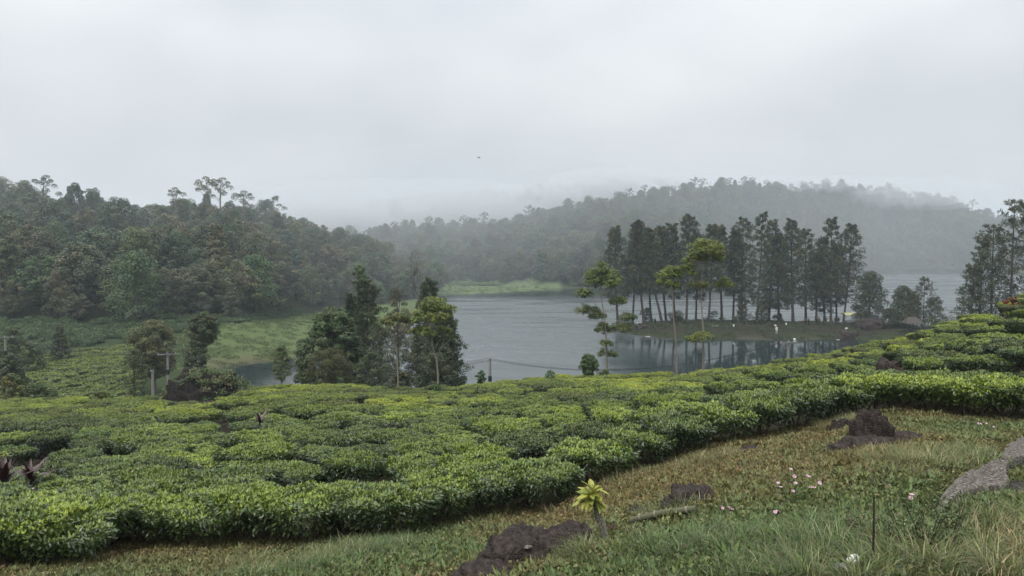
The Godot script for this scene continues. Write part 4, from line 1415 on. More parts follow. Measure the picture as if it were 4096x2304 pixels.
	tag(u, "green undergrowth along the foot of the hills and banks", "undergrowth", "", "stuff")
	# meadow grass tussocks
	var tm := MB.new()
	for k in 26:
		var o := Vector3(rr(-0.7, 0.7), 0, rr(-0.7, 0.7))
		var d := Vector3(rr(-0.5, 0.5), 1, rr(-0.5, 0.5)).normalized()
		tm.blade(o, d, Vector3(cos(k), 0, sin(k)), rdir() * 0.5, rr(0.2, 0.5), 0.12, vary(Color(0.115, 0.15, 0.06)))
	var ms := []
	var mc := PackedColorArray()
	var tries := 0
	while ms.size() < 3600 and tries < 16000:
		tries += 1
		var p := rr(165, 330) if rng.randf() < 0.75 else rr(436, 550)
		var dd := rr(112, 215) if p < 400 else rr(322, 404)
		var dull := 1.0
		if rng.randf() < 0.3:
			p = rr(605, 905)
			dd = rr(153, 192)
			dull = 0.45
		var x := (p - 512.0) / FPX * dd
		if lake_sd(x, dd) < 0.8 or (p < 400 and dd > lut(l_lb, p) - 2.0): continue
		if nz2.get_noise_2d(x * 5.0, dd * 5.0) < -0.05: continue
		var sc := rr(0.6, 1.3)
		ms.append(Transform3D(Basis(Vector3.UP, rr(0, TAU)).scaled_local(Vector3(sc, sc * rr(0.4, 1.0), sc)), Vector3(x, ht(x, dd) - 0.02, -dd)))
		mc.append(Color(1, 1, 1) * rr(0.85, 1.15) * dull)
	var mg := scatter(self, "meadow_grass", tm.mesh(M.grass), ms, mc)
	tag(mg, "short pale green grass of the lakeside meadows", "grass", "", "stuff")
	# overgrown rock mound at the left crest
	var mp := on_ground(202, 51.5, 0.3)
	var md := thing("overgrown_rock", "large dark rock overgrown with shrubs on the tea crest", "rock", mp)
	var rk := part(md, "stone", rock_mesh(Vector3(2.7, 3.1, 2.0), 21, 0.3).mesh(M.dark_rock))
	rk.rotation.y = 0.2
	var gv := MB.new()
	var gt := MB.new()
	for k in 130:
		var ph := rr(0, TAU)
		var el := rr(0.1, 1.35)
		var o := Vector3(cos(ph) * cos(el) * 2.9 + (0.6 if cos(ph) > 0.4 else 0.0), sin(el) * 2.95, sin(ph) * cos(el) * 2.2)
		if o.z > 0.2 and o.x > -2.2 and o.x < 0.5 and o.y < 2.1: continue
		puff(gv, o, Vector3(0.45, 0.32, 0.45), 75, 0.15, 0.07, [Color(0.06, 0.085, 0.03), Color(0.05, 0.068, 0.03), Color(0.075, 0.075, 0.04)], 0.3)
		limb(gt, o * 0.75, o, 0.03, 0.012, Color(0.1, 0.08, 0.06), 4)
	part(md, "creeper_leaves", gv.mesh(M.leaf))
	part(md, "creeper_stems", gt.mesh(M.bark))
	rock("field_rock", "dark brown rock sitting among tea bushes on the right slope", on_ground(893, 27.0, 0.1), Vector3(0.75, 0.85, 0.6), 31, 0.4, M.rock, 0.3)
	rock("field_rock", "dark brown rock half hidden in tea below the overgrown rock", on_ground(205, 42.0, 0.1), Vector3(0.9, 1.0, 0.7), 32, 0.9, M.rock, 0.3)
	# red-leaved bush on the right crest
	fitted("red_shrub", "reddish-leaved bush on the tea crest near the right edge", "shrub", 1004, 297, 1021, 310, 41, "dome", {"cols": [Color(0.16, 0.05, 0.035), Color(0.11, 0.06, 0.03)], "l": 0.13, "w": 0.05, "clusters": 14, "per": 60, "tr": 0.03, "cr": 0.34})

# ---------------------------------------------------------------- utility poles and wires
func utility_pole(label: String, px: float, top_row: float, depth: float, arm: bool, band: bool) -> Vector3:
	var tp := at(px, top_row, depth)
	var foot := Vector3(tp.x, ht(tp.x, depth), tp.z)
	var h := tp.y - foot.y
	var o := thing("utility_pole", label, "utility pole", foot, "concrete utility poles")
	var b := MB.new()
	b.tube([Vector3(0, -0.6, 0), Vector3(0, h * 0.5, 0), Vector3(0, h, 0)], [0.16, 0.13, 0.1], 9, Color(0.36, 0.35, 0.33))
	part(o, "shaft", b.mesh(M.concrete))
	if band:
		var k := MB.new()
		k.tube([Vector3(0, h - 2.0, 0), Vector3(0, h - 1.55, 0)], [0.165, 0.165], 9, Color(0.02, 0.02, 0.022))
		part(o, "dark_band", k.mesh(M.paint))
	var holder: Node3D = o
	if arm:
		var k := MB.new()
		k.box(Vector3(0, h - 0.12, 0.12), Vector3(1.7, 0.1, 0.08), Color(0.2, 0.19, 0.18), Basis(Vector3.UP, 0.35))
		holder = part(o, "crossarm", k.mesh(M.paint))
	for x in [-0.7, 0.0, 0.7]:
		var k := MB.new()
		var p := Vector3(x * (1.0 if arm else 0.15), h - (0.1 if arm else 0.05), 0.12 - x * (0.34 if arm else 0.0))
		k.tube([p, p + Vector3(0, 0.09, 0), p + Vector3(0, 0.16, 0)], [0.03, 0.05, 0.025], 7, Color(0.3, 0.3, 0.3))
		part(holder, "insulator", k.mesh(M.paint))
	return foot + Vector3(0, h, 0)

func cable(label: String, a: Vector3, b: Vector3, sag: float) -> void:
	var mb := MB.new()
	var pts := []
	var rd := []
	for k in 17:
		var f := k / 16.0
		pts.append(a.lerp(b, f) - Vector3(0, sag * 4.0 * f * (1.0 - f), 0) - a)
		rd.append(0.016)
	mb.tube(pts, rd, 5, Color(0.03, 0.03, 0.032))
	var o := part(self, numbered("overhead_cable"), mb.mesh(M.paint))
	o.position = a
	tag(o, label, "cable", "overhead cables")

func build_poles() -> void:
	var p0 := utility_pole("concrete pole with crossarm at the left edge", 5, 336, 78, true, true)
	var p1 := utility_pole("concrete pole with crossarm beside the overgrown rock", 167.5, 353, 70, true, true)
	var p1b := utility_pole("short concrete pole left of the crossarm pole", 152.5, 371, 66, false, false)
	var p2 := utility_pole("concrete pole with black band before the open lake", 490, 358.5, 66, false, true)
	var p3 := utility_pole("pole carrying a white disc at the right lakeside crest", 788.5, 341, 60, true, false)
	for k in 3:
		var o := Vector3((k - 1) * 0.65, 0.05, -(k - 1) * 0.22)
		var w: String = ["front", "middle", "rear"][k]
		cable("%s cable from the left-edge pole to the crossarm pole" % w, p0 + o, p1 + o, 0.9)
		cable("%s cable from the crossarm pole to the black-banded pole" % w, p1 + o, p2 + Vector3((k - 1) * 0.1, 0.02 - 0.12 * k, 0), 1.5)
		if k < 2:
			cable("%s cable from the black-banded pole to the white-disc pole" % w, p2 + Vector3(0.1, -0.12 * k, 0), p3 + o * 0.4, 1.6)
	cable("low cable from the short pole to the crossarm pole", p1b, p1 - Vector3(0, 1.3, 0), 0.2)
	# the white disc
	var dp := at(789.3, 361.5, 60)
	var foot := Vector3(dp.x, ht(dp.x, 60), dp.z)
	var pole := get_node("utility_pole_004")
	var mb := MB.new()
	for q in 20:
		var a := TAU * q / 20.0
		var b := TAU * (q + 1) / 20.0
		mb.tri(Vector3(0, -0.1, 0), Vector3(cos(a) * 0.34, 0.04, sin(a) * 0.34), Vector3(cos(b) * 0.34, 0.04, sin(b) * 0.34), Color(0.75, 0.75, 0.75))
		mb.tri(Vector3(0, 0.05, 0), Vector3(cos(b) * 0.34, 0.05, sin(b) * 0.34), Vector3(cos(a) * 0.34, 0.05, sin(a) * 0.34), Color(0.75, 0.75, 0.75))
	var dd := part(pole, "white_disc", mb.mesh(M.paint))
	dd.position = Vector3(0, dp.y - foot.y, 0)
	# a white float on the water near the bank
	var fl := at(794.5, 339.8, 158)
	var ff := part(self, "float_ball", rock_mesh(Vector3(0.28, 0.28, 0.28), 77, 0.06).mesh(M.white))
	ff.position = Vector3(fl.x, 0.06, fl.z)
	tag(ff, "small white float at the edge of the calm water", "float")
	# a bird in the sky
	var bp := at(479, 157.8, 110)
	var bd := thing("bird", "tiny dark bird flying in the grey sky", "bird", bp)
	var bb := MB.new()
	bb.tube([Vector3(-0.22, 0, 0), Vector3(-0.1, 0.02, 0), Vector3(0.05, 0.0, 0), Vector3(0.2, 0.0, 0)], [0.015, 0.05, 0.055, 0.015], 7, Color(0.02, 0.02, 0.02))
	bb.tri(Vector3(-0.05, 0.02, 0), Vector3(0.08, 0.02, 0), Vector3(-0.05, 0.22, 0.38), Color(0.02, 0.02, 0.02))
	bb.tri(Vector3(-0.05, 0.02, 0), Vector3(-0.05, 0.22, -0.38), Vector3(0.08, 0.02, 0), Color(0.02, 0.02, 0.02))
	bb.tri(Vector3(0.18, 0, 0), Vector3(0.34, 0.0, 0.07), Vector3(0.34, 0.0, -0.07), Color(0.02, 0.02, 0.02))
	part(bd, "body", bb.mesh(M.cloth))

# ---------------------------------------------------------------- near grass slope
func g8(x: float, y: float) -> Array:   # right-bottom detail crop -> picture pixels
	return [(2996.0 + x / 1.6964) / 4.0, (1450.0 + y / 1.6964) / 4.0]

func g7(x: float, y: float) -> Array:   # centre-bottom detail crop -> picture pixels
	return [(2000.0 + x / 1.6964) / 4.0, (1450.0 + y / 1.6964) / 4.0]

func build_foreground() -> void:
	# stones of the old kerb on the right
	var cA := []
	for p in [[1300, 985], [1345, 925], [1420, 870], [1500, 800], [1580, 765], [1650, 722], [1760, 715], [1748, 770], [1765, 850], [1700, 900], [1600, 915], [1520, 935], [1440, 980], [1370, 1022], [1300, 1020]]:
		cA.append(g8(p[0], p[1]))
	slab("kerb_stone", "long pale grey flat stone at the right of the grass", cA, 0.13, 0.3, M.pale_stone)
	var cB := []
	for p in [[1708, 680], [1745, 625], [1790, 575], [1866, 545], [1930, 560], [1930, 650], [1866, 675], [1800, 702], [1730, 708]]:
		cB.append(g8(p[0], p[1]))
	slab("kerb_stone", "pale flat stone at the right edge beyond the long one", cB, 0.12, 0.3, M.pale_stone)
	for s in [[[1250, 1040], [1290, 1005], [1370, 1035], [1330, 1075], [1250, 1075], "small broken pale stone at the near end of the long stone"], [[1418, 1125], [1480, 1118], [1512, 1160], [1500, 1185], [1430, 1175], "small grey paving stone below the long stone"], [[1365, 1195], [1420, 1185], [1500, 1230], [1480, 1260], [1380, 1250], "wedge-shaped grey stone half buried in weeds"], [[1630, 1405], [1700, 1385], [1770, 1410], [1750, 1440], [1640, 1440], "flat grey stone at the lower right corner"], [[1610, 1300], [1650, 1290], [1700, 1320], [1680, 1345], [1620, 1335], "little grey stone beside the grass tuft on the right"], [[1780, 850], [1866, 820], [1930, 850], [1890, 905], [1800, 915], "brown earthy stone at the right edge below the flat stones"]]:
		var q := []
		for p in s.slice(0, -1):
			q.append(g8(p[0], p[1]))
		slab("kerb_stone", s[-1], q, 0.07, 0.2, M.pale_stone if not "brown" in s[-1] else M.rock)
	# lava rocks
	var a := hit(526, 564)
	rock("lava_rock", "large dark lava rock at the bottom centre of the grass", a - Vector3(0, 0.1, 0), Vector3(0.6, 0.5, 0.55), 41, 0.5, M.rock, 0.28)
	var b := hit(568, 551)
	rock("lava_rock", "smooth dark lava block right of the large bottom rock", b - Vector3(0, 0.08, 0), Vector3(0.42, 0.4, 0.38), 42, 1.1, M.rock, 0.2)
	rock("lava_rock", "dark lava rock cut off by the bottom edge", hit(486, 582) - Vector3(0, 0.1, 0), Vector3(0.42, 0.3, 0.4), 43, 0.2, M.rock, 0.28)
	rock("lava_rock", "domed dark lava rock behind the fallen bamboo", hit(692, 508) - Vector3(0, 0.06, 0), Vector3(0.42, 0.36, 0.36), 44, 0.3, M.rock, 0.3)
	rock("lava_rock", "low dark lava rock left of the domed one", hit(642, 514) - Vector3(0, 0.06, 0), Vector3(0.2, 0.17, 0.2), 45, 0.9, M.rock, 0.3)
	rock("lava_rock", "small reddish rock at the foot of the yellow-leaved plant", hit(612, 535) - Vector3(0, 0.05, 0), Vector3(0.2, 0.14, 0.2), 46, 0.4, M.red_rock, 0.3)
	rock("lava_rock", "little reddish lump behind the yellow-leaved plant", hit(584, 520) - Vector3(0, 0.05, 0), Vector3(0.17, 0.12, 0.16), 47, 0.4, M.red_rock, 0.3)
	rock("lava_rock", "tall layered dark rock at the edge of the tea", hit(870, 446) - Vector3(0, 0.1, 0), Vector3(0.36, 0.72, 0.32), 48, 0.4, M.rock, 0.34)
	rock("lava_rock", "broad foot stone at the base of the layered dark rock", hit(862, 450) - Vector3(0, 0.1, -0.05), Vector3(0.66, 0.34, 0.42), 49, 0.1, M.rock, 0.3)
	rock("lava_rock", "low dark stone right of the layered rock", hit(908, 444) - Vector3(0, 0.08, 0), Vector3(0.42, 0.28, 0.3), 50, 0.6, M.rock, 0.3)
	rock("lava_rock", "upright dark stone under tea bushes beside the layered rock", hit(846, 433) - Vector3(0, 0.2, 0.3), Vector3(0.22, 0.42, 0.2), 51, 0.6, M.rock, 0.3)
	rock("lava_rock", "small dark stone under the tea bushes at mid right", hit(751, 452) - Vector3(0, 0.04, 0), Vector3(0.26, 0.16, 0.2), 52, 0.2, M.rock, 0.3)
	rock("pale_pebble", "small pale broken stone lying in the brown grass", hit(930, 476), Vector3(0.12, 0.07, 0.09), 53, 0.2, M.pale_stone, 0.25)
	rock("pale_pebble", "small grey stone behind the pink flowers", hit(808, 498), Vector3(0.1, 0.08, 0.08), 54, 0.2, M.pale_stone, 0.25)
	# fallen bamboo
	var b0 := hit(g7(890, 1118)[0], g7(890, 1118)[1])
	var b1 := hit(g7(1330, 1052)[0], g7(1330, 1052)[1])
	var bm := thing("fallen_bamboo", "weathered bamboo pole lying in the grass before the domed rock", "bamboo pole", b0 + Vector3(0, 0.05, 0))
	var cu := MB.new()
	cu.tube([Vector3(0, 0.04, 0), (b1 - b0) * 0.5 + Vector3(0, 0.07, 0), b1 - b0 + Vector3(0, 0.06, 0)], [0.04, 0.043, 0.04], 10, Color(0.1, 0.1, 0.066))
	part(bm, "culm", cu.mesh(M.bark))
	for k in 4:
		var f := 0.15 + k * 0.24
		var c := (b1 - b0) * f + Vector3(0, 0.055 + 0.014 * sin(f * PI), 0)
		var dd := (b1 - b0).normalized() * 0.012
		var nr := MB.new()
		nr.tube([c - dd, c + dd], [0.049, 0.049], 10, Color(0.2, 0.19, 0.13))
		part(bm, "node_ring", nr.mesh(M.bark))
	# the yellow-leaved plant with a mottled trunk
	var tf := hit(g7(738, 1235)[0], g7(738, 1235)[1])
	var dep := -tf.z
	var plant := thing("yellow_leaved_plant", "young plant with big yellow-green leaves on a mottled grey trunk", "plant", tf)
	var tk := MB.new()
	var tp := [Vector3(0.01, -0.1, 0), Vector3.ZERO]
	for q in [[705, 1150], [690, 1090], [665, 1050], [655, 985], [640, 930]]:
		var w := g7(q[0], q[1])
		tp.append(at(w[0], w[1], dep) - tf)
	tk.tube(tp, [0.05, 0.048, 0.043, 0.042, 0.043, 0.034, 0.022], 10, Color(1, 1, 1))
	part(plant, "trunk", tk.mesh(M.mottled))
	var lm := []
	for v in 3:
		var lb := MB.new()
		for i in 6:
			var f0 := i / 6.0
			var f1 := (i + 1) / 6.0
			var w0 := 0.034 * sin(pow(f0, 1.15) * PI * 0.97) + 0.004
			var w1 := 0.034 * sin(pow(f1, 1.15) * PI * 0.97) + 0.002
			var y0 := -0.05 * f0 * f0 * (1 + v * 0.5)
			var y1 := -0.05 * f1 * f1 * (1 + v * 0.5)
			for s in [-1.0, 1.0]:
				var c := Color(0.3, 0.3, 0.05) if v != 1 else Color(0.22, 0.26, 0.05)
				var A := Vector3(0, y0, f0 * 0.115)
				var B := Vector3(0, y1, f1 * 0.115)
				var C := Vector3(s * w0, y0 + 0.012, f0 * 0.115)
				var D := Vector3(s * w1, y1 + 0.012, f1 * 0.115)
				lb.tri(A, B, D, c); lb.tri(A, D, C, c)
		lm.append(lb.mesh(M.bright_leaf))
	var head: Vector3 = tp[-1]
	for k in 64:
		var el := rr(-0.5, 1.35)
		var ph := k * 2.4
		var lfn := part(plant, "leaf", lm[k % 3])
		var o := Vector3(cos(ph) * cos(el), sin(el), sin(ph) * cos(el))
		lfn.position = head + Vector3(-0.03, 0.0, 0) + o * Vector3(0.085, 0.09, 0.085) * rr(0.5, 1.0) + Vector3(0, rr(-0.06, 0.06), 0)
		lfn.basis = Basis.looking_at(-o, Vector3.UP.rotated(o, rr(-0.5, 0.5)) if absf(o.y) < 0.95 else Vector3.RIGHT).scaled(Vector3.ONE * rr(0.75, 1.1))
	# red-leaved strap plants
	var straps := []
	for v in 3:
		var sb := MB.new()
		var c: Color = [Color(0.045, 0.016, 0.016), Color(0.05, 0.028, 0.02), Color(0.038, 0.044, 0.022)][v]
		var pv := Vector3.ZERO
		var pw := 0.02
		for i in 6:
			var f := (i + 1) / 6.0
			var nvv := Vector3(0, 0.5 * f - 0.22 * f * f * v, 0.1 * f + 0.22 * f * f)
			var nw := 0.045 * sin(pow(f, 0.8) * PI * 0.96) + 0.002
			for s in [-1.0, 1.0]:
				var off := Vector3(0, 0.0, -0.012)
				sb.tri(pv, nvv, nvv + Vector3(s * nw, 0, 0) + off, c)
				sb.tri(pv, nvv + Vector3(s * nw, 0, 0) + off, pv + Vector3(s * pw, 0, 0) + off, c)
			pv = nvv
			pw = nw
		straps.append(sb.mesh(M.dark_leaf))
	for s in [[6, 524, 1.15, "dark red strap-leaved plant at the left edge"], [32, 518, 1.05, "reddish-green strap-leaved plant right of the left-edge one"], [261, 446, 1.2, "small dark red strap-leaved plant amid the tea"]]:
		var p := hit(s[0], s[1])
		p.y = ht(p.x, -p.z) + (0.72 if s[0] < 100 else 0.7)
		var o := thing("cordyline_plant", s[3], "plant", p - Vector3(0, 0.45, 0), "red strap-leaved plants")
		var cane := MB.new()
		cane.tube([Vector3(0, -0.2, 0), Vector3(0.02, 0.25, 0), Vector3(0, 0.52, 0)], [0.03, 0.025, 0.02], 7, Color(0.1, 0.08, 0.06))
		part(o, "cane", cane.mesh(M.bark))
		for k in 22:
			var l := part(o, "leaf", straps[k % 3 if s[0] != 6 else k % 2])
			l.position = Vector3(0, 0.4 + 0.12 * k / 22.0, 0)
			l.basis = Basis(Vector3.UP, k * 2.4) * Basis(Vector3.RIGHT, rr(-0.25, 0.6)) * Basis().scaled(Vector3.ONE * rr(0.75, 1.1) * s[2])
	# pink flowers
	var petals := MB.new()
	for k in 5:
		var f := TAU * k / 5.0
		var d := Vector3(cos(f), 0.25, sin(f)).normalized()
		petals.leaf(Vector3.ZERO, d, Vector3(-sin(f), 0, cos(f)), 0.03, 0.026, Color(0.55, 0.34, 0.47), 0.0, 0.65)
	petals.tube([Vector3(0, -0.01, 0), Vector3(0, 0.008, 0)], [0.005, 0.007], 6, Color(0.5, 0.42, 0.12))
	var pinkm := petals.mesh(M.petal)
	var clumps := [[796, 509, 11, 0.3, 0.34, "clump of pink flowers right of the domed lava rock", true], [729, 520, 4, 0.09, 0.12, "few pink flowers beside the end of the bamboo", true], [780, 526, 3, 0.06, 0.16, "small pair of pink flowers below the pink clump", true], [911, 524, 2, 0.03, 0.3, "single pink flower in front of the long pale stone", true], [975, 437, 5, 0.35, 0.3, "row of pink flowers at the tea edge on the right", true], [714, 479, 2, 0.08, 0.1, "tiny pink flowers in the brown grass below the tea", true], [28, 540, 12, 0.55, 0.85, "clump of pale pink flowers in the lower left tea", false], [94, 541, 9, 0.3, 0.92, "pink flowers poking through the front tea row", false], [33, 566, 5, 0.2, 0.95, "few pink flowers at the bottom left corner", false], [133, 503, 6, 0.25, 0.8, "pink flowers in the gap among the left tea bushes", false], [10, 505, 6, 0.2, 0.7, "pale flowers at the foot of the red strap plant", false]]
	for c in clumps:
		var p: Vector3 = hit(c[0], c[1])
		if not c[6]:
			var dd := maxf(-p.z * 0.93, 11.6)
			p = on_ground(c[0], dd)
		var o := thing("flower_clump", c[5], "flowers", p, "pink flowers")
		var st := MB.new()
		var heads := []
		for k in c[2]:
			var f := rr(0, TAU)
			var e := Vector3(cos(f) * c[3] * sqrt(rng.randf()), c[4] * rr(0.75, 1.15), sin(f) * c[3] * sqrt(rng.randf()))
			heads.append(e)
			st.tube([Vector3(e.x * 0.3, -0.05, e.z * 0.3), Vector3(e.x * 0.7, e.y * 0.6, e.z * 0.7), e], [0.004, 0.003, 0.002], 4, Color(0.06, 0.075, 0.03), false)
			for z in 16:
				var d := (rdir() + Vector3(0, 0.3, 0)).normalized()
				st.leaf(e * rr(0.25, 0.9), d, side_of(d), rr(0.04, 0.08), 0.018, vary(Color(0.055, 0.08, 0.028)))
		part(o, "stems", st.mesh(M.leaf))
		for e in heads:
			var h := part(o, "flower", pinkm)
			h.position = e
			h.basis = Basis(Vector3.RIGHT, rr(-0.1, 1.1)) * Basis(Vector3.UP, rr(0, TAU)) * Basis().scaled(Vector3.ONE * rr(0.6, 1.0))
	# stakes, sticks, litter
	var st1 := hit(g8(488, 1118)[0], g8(488, 1118)[1])
	var sk := MB.new()
	sk.tube([Vector3(0, -0.15, 0), Vector3(0.005, 0.3, 0), Vector3(0, 0.34, 0)], [0.014, 0.012, 0.008], 7, Color(0.13, 0.11, 0.07))
	var so := part(self, "wooden_stake", sk.mesh(M.bark))
	so.position = st1
	tag(so, "short wooden stake beside the pink flower clump", "stake")
	var st2 := hit(g8(835, 1440)[0], g8(835, 1440)[1])
	var s2 := MB.new()
	s2.tube([Vector3(0, -0.15, 0), Vector3(0.004, 0.3, 0.0), Vector3(0, 0.58, 0)], [0.009, 0.008, 0.006], 6, Color(0.03, 0.025, 0.022))
	var so2 := part(self, "dark_stick", s2.mesh(M.bark))
	so2.position = st2
	tag(so2, "thin dark upright stick at the bottom right", "stick")
	var lw := rock("litter_wrapper", "crumpled white wrapper lying at the bottom edge", hit(854, 570) + Vector3(0, 0.05, 0), Vector3(0.045, 0.062, 0.04), 61, 0.3, M.white, 0.45, "wrapper")
	lw.rotation.z = 0.3
	rock("litter_cup", "grey plastic scrap beside the crumpled white wrapper", hit(846, 574) + Vector3(0, 0.02, 0), Vector3(0.11, 0.06, 0.07), 62, 0.3, M.grey_plastic, 0.25, "scrap")
	rock("litter_scrap", "small white scrap in the grass at the bottom centre", hit(583, 565) + Vector3(0, 0.03, 0), Vector3(0.07, 0.025, 0.045), 63, 0.1, M.white, 0.3, "scrap")
	rock("litter_scrap", "tiny pale scrap below the smooth lava block", hit(528, 566) + Vector3(0, 0.3, 0.2), Vector3(0.05, 0.02, 0.035), 64, 0.4, M.pale_stone, 0.3, "scrap")
	# dark weeds at the bottom right
	var weeds := [[926, 560, 0.55, 0.26, "branching dark weed with broad leaves at the bottom right"], [950, 556, 0.5, 0.25, "twiggy dark weed left of the small grey stones"], [905, 558, 0.4, 0.22, "broad-leaved green weed beside the dark stick"], [938, 532, 0.36, 0.22, "reddish twiggy weed under the end of the long stone"], [972, 520, 0.28, 0.3, "leafy weed on the bank below the long stone"], [868, 545, 0.22, 0.24, "low brown-leaved weed left of the dark stick"]]
	for w in weeds:
		var p := hit(w[0], w[1])
		var stem := MB.new()
		var lv := MB.new()
		for k in 12:
			var f := rr(0, TAU)
			var e := Vector3(cos(f) * w[3] * rr(0.2, 1.0), w[2] * rr(0.5, 1.1), sin(f) * w[3] * rr(0.2, 1.0))
			stem.tube([Vector3(0, -0.05, 0), e * Vector3(0.4, 0.5, 0.4), e], [0.006, 0.004, 0.002], 4, Color(0.05, 0.04, 0.03), false)
			for z in 12:
				var d := (rdir() + Vector3(0, 0.1, 0)).normalized()
				lv.leaf(e * rr(0.35, 1.0) + rdir() * 0.03, d, side_of(d), rr(0.025, 0.06), rr(0.014, 0.03), vary(Color(0.05, 0.07, 0.03) if w[0] != 868 else Color(0.06, 0.045, 0.03)))
		var o := thing("weed_plant", w[4], "weed", p)
		part(o, "stems", stem.mesh(M.bark))
		part(o, "leaves", lv.mesh(M.leaf))
	for o in get_children():
		var nm := str(o.name)
		if nm.begins_with("lava_rock") or nm.begins_with("litter"):
			clear.append(Vector3(o.position.x, -o.position.z, 0.42 if nm.begins_with("lava") else 0.2))
	for k in 7:
		var q := b0.lerp(b1, k / 6.0)
		clear.append(Vector3(q.x, -q.z, 0.2))
		clear.append(Vector3(q.x, -q.z - 0.28, 0.24))
		clear.append(Vector3(q.x, -q.z - 0.55, 0.22))
	clear.append(Vector3(tf.x, -tf.z, 0.16))
	clear.append(Vector3(tf.x, -tf.z - 0.3, 0.2))
	build_groundcover()

func build_groundcover() -> void:
	# creeping weeds and grass on the near slope
	var cl := []
	for v in 4:
		var mb := MB.new()
		for k in 95:
			var f := rr(0, TAU)
			var q := sqrt(rng.randf()) * 0.2
			var p := Vector3(cos(f) * q, rr(0.0, 0.075) * (1.0 - q * 2.0), sin(f) * q)
			var d := (rdir() + Vector3(0, 0.7, 0)).normalized()
			mb.leaf(p, d, side_of(d), rr(0.024, 0.055), rr(0.016, 0.032), vary(Color(0.13, 0.135, 0.057), 0.4, 1.8))
		if v == 3:   # broad-leaved weed
			for k in 34:
				var f := rr(0, TAU)
				var d := Vector3(cos(f), rr(0.1, 0.9), sin(f)).normalized()
				mb.leaf(Vector3(cos(f) * rr(0.0, 0.1), rr(0, 0.06), sin(f) * rr(0.0, 0.1)), d, Vector3(-sin(f), rr(-0.2, 0.2), cos(f)).normalized(), rr(0.05, 0.11), rr(0.025, 0.05), vary(Color(0.085, 0.108, 0.04), 0.6, 1.5))
		for k in 4:   # fallen dry leaves
			var f := rr(0, TAU)
			var d := Vector3(cos(f), rr(-0.1, 0.3), sin(f)).normalized()
			mb.leaf(Vector3(rr(-0.18, 0.18), rr(0.02, 0.07), rr(-0.18, 0.18)), d, side_of(d), rr(0.03, 0.07), rr(0.015, 0.035), vary(Color(0.15, 0.12, 0.075), 0.5, 1.4))
		for k in 14:
			var f := rr(0, TAU)
			var p := Vector3(cos(f) * rr(0, 0.18), 0, sin(f) * rr(0, 0.18))
			mb.blade(p, (Vector3(0, 1, 0) + rdir() * 0.7).normalized(), Vector3(cos(f), 0, sin(f)), rdir(), rr(0.04, 0.12), 0.005, vary(Color(0.2, 0.17, 0.09)))
		cl.append(mb.mesh(M.grass))
	var gt := []
	for v in 4:
		var mb := MB.new()
		for k in 40:
			var f := rr(0, TAU)
			var p := Vector3(cos(f), 0, sin(f)) * rr(0, 0.09)
			var d := (Vector3(cos(f) * 0.45, 1, sin(f) * 0.45) + rdir() * 0.35).normalized()
			var dry := rng.randf() < 0.35
			mb.blade(p, d, Vector3(-sin(f), 0, cos(f)), Vector3(cos(f), -0.7, sin(f)) * rr(0.3, 1.3), rr(0.12, 0.3), rr(0.004, 0.008), vary(Color(0.28, 0.25, 0.15) if dry else Color(0.12, 0.155, 0.065), 0.6, 1.5))
		gt.append(mb.mesh(M.grass))
	var ca := [[], [], [], []]
	var cc := [PackedColorArray(), PackedColorArray(), PackedColorArray(), PackedColorArray()]
	var ga := [[], [], [], []]
	var gc := [PackedColorArray(), PackedColorArray(), PackedColorArray(), PackedColorArray()]
	var tries := 0
	var nc := 0
	var ng := 0
	while tries < 46000 and (nc < 14000 or ng < 5200):
		tries += 1
		var dd := sqrt(rr(16.0, 400.0))
		var x := rr(-0.72, 0.74) * dd
		var p := 512.0 + FPX * x / dd
		var dn := lut(l_dn, p)
		if dd > dn + 0.9 or p < -20 or p > 1050: continue
		var y := ht(x, dd)
		var row := 250.0 + FPX * (EYE - y) / dd
		if row > 600: continue
		var bare := false
		for q in clear:
			if (q.x - x) * (q.x - x) + (q.y - dd) * (q.y - dd) < q.z * q.z:
				bare = true
				break
		if not bare and p > 900:
			for q in bare_polys:
				if Geometry2D.is_point_in_polygon(Vector2(x, dd), q) or Geometry2D.is_point_in_polygon(Vector2(x, dd + 0.2), q):
					bare = true
					break
		if bare and rng.randf() < 0.93: continue
		# keep the flat stones bare
		if p > 925 and absf((row - 485.0) + (p - 975.0) * 0.62) < 17.0 and p < 1005 and rng.randf() < 0.9: continue
		if p > 1000 and row > 447 and row < 480 and rng.randf() < 0.9: continue
		var n := nz2.get_noise_2d(x * 7.0, dd * 7.0)
		var n2 := nz3.get_noise_2d(x * 6.0 + 40.0, dd * 6.0)
		var grassy := clampf(0.14 + n * 0.9 + (0.2 if row > 535 and p > 560 and p < 880 else 0.0) + (0.22 if row > 500 and p > 960 else 0.0) + (0.12 if row > 545 else 0.0), 0.02, 0.85)
		if rng.randf() < grassy:
			if ng >= 5200: continue
			var k := rng.randi() % 4
			var sc := rr(0.55, 1.15) * (1.25 if grassy > 0.45 else 0.8)
			ga[k].append(Transform3D(Basis(Vector3.UP, rr(0, TAU)).scaled_local(Vector3(sc, sc * rr(0.7, 1.2), sc)), Vector3(x, y - 0.01, -dd)))
			gc[k].append(Color(1.3, 1.08, 1.05).lerp(Color(0.8, 0.98, 0.85), clampf(0.5 + n2 * 1.6, 0, 1)) * rr(0.85, 1.15))
			ng += 1
		else:
			if nc >= 14000: continue
			var k := rng.randi() % 4
			var sc := rr(0.7, 1.3)
			ca[k].append(Transform3D(Basis(Vector3.UP, rr(0, TAU)).scaled_local(Vector3(sc, sc * rr(0.7, 1.5), sc)), Vector3(x, y - 0.008, -dd)))
			cc[k].append(Color(1.22, 0.98, 0.95).lerp(Color(0.82, 0.98, 0.85), clampf(0.45 + n2 * 2.0, 0, 1)) * rr(0.8, 1.2))
			nc += 1
	var a := Node3D.new()
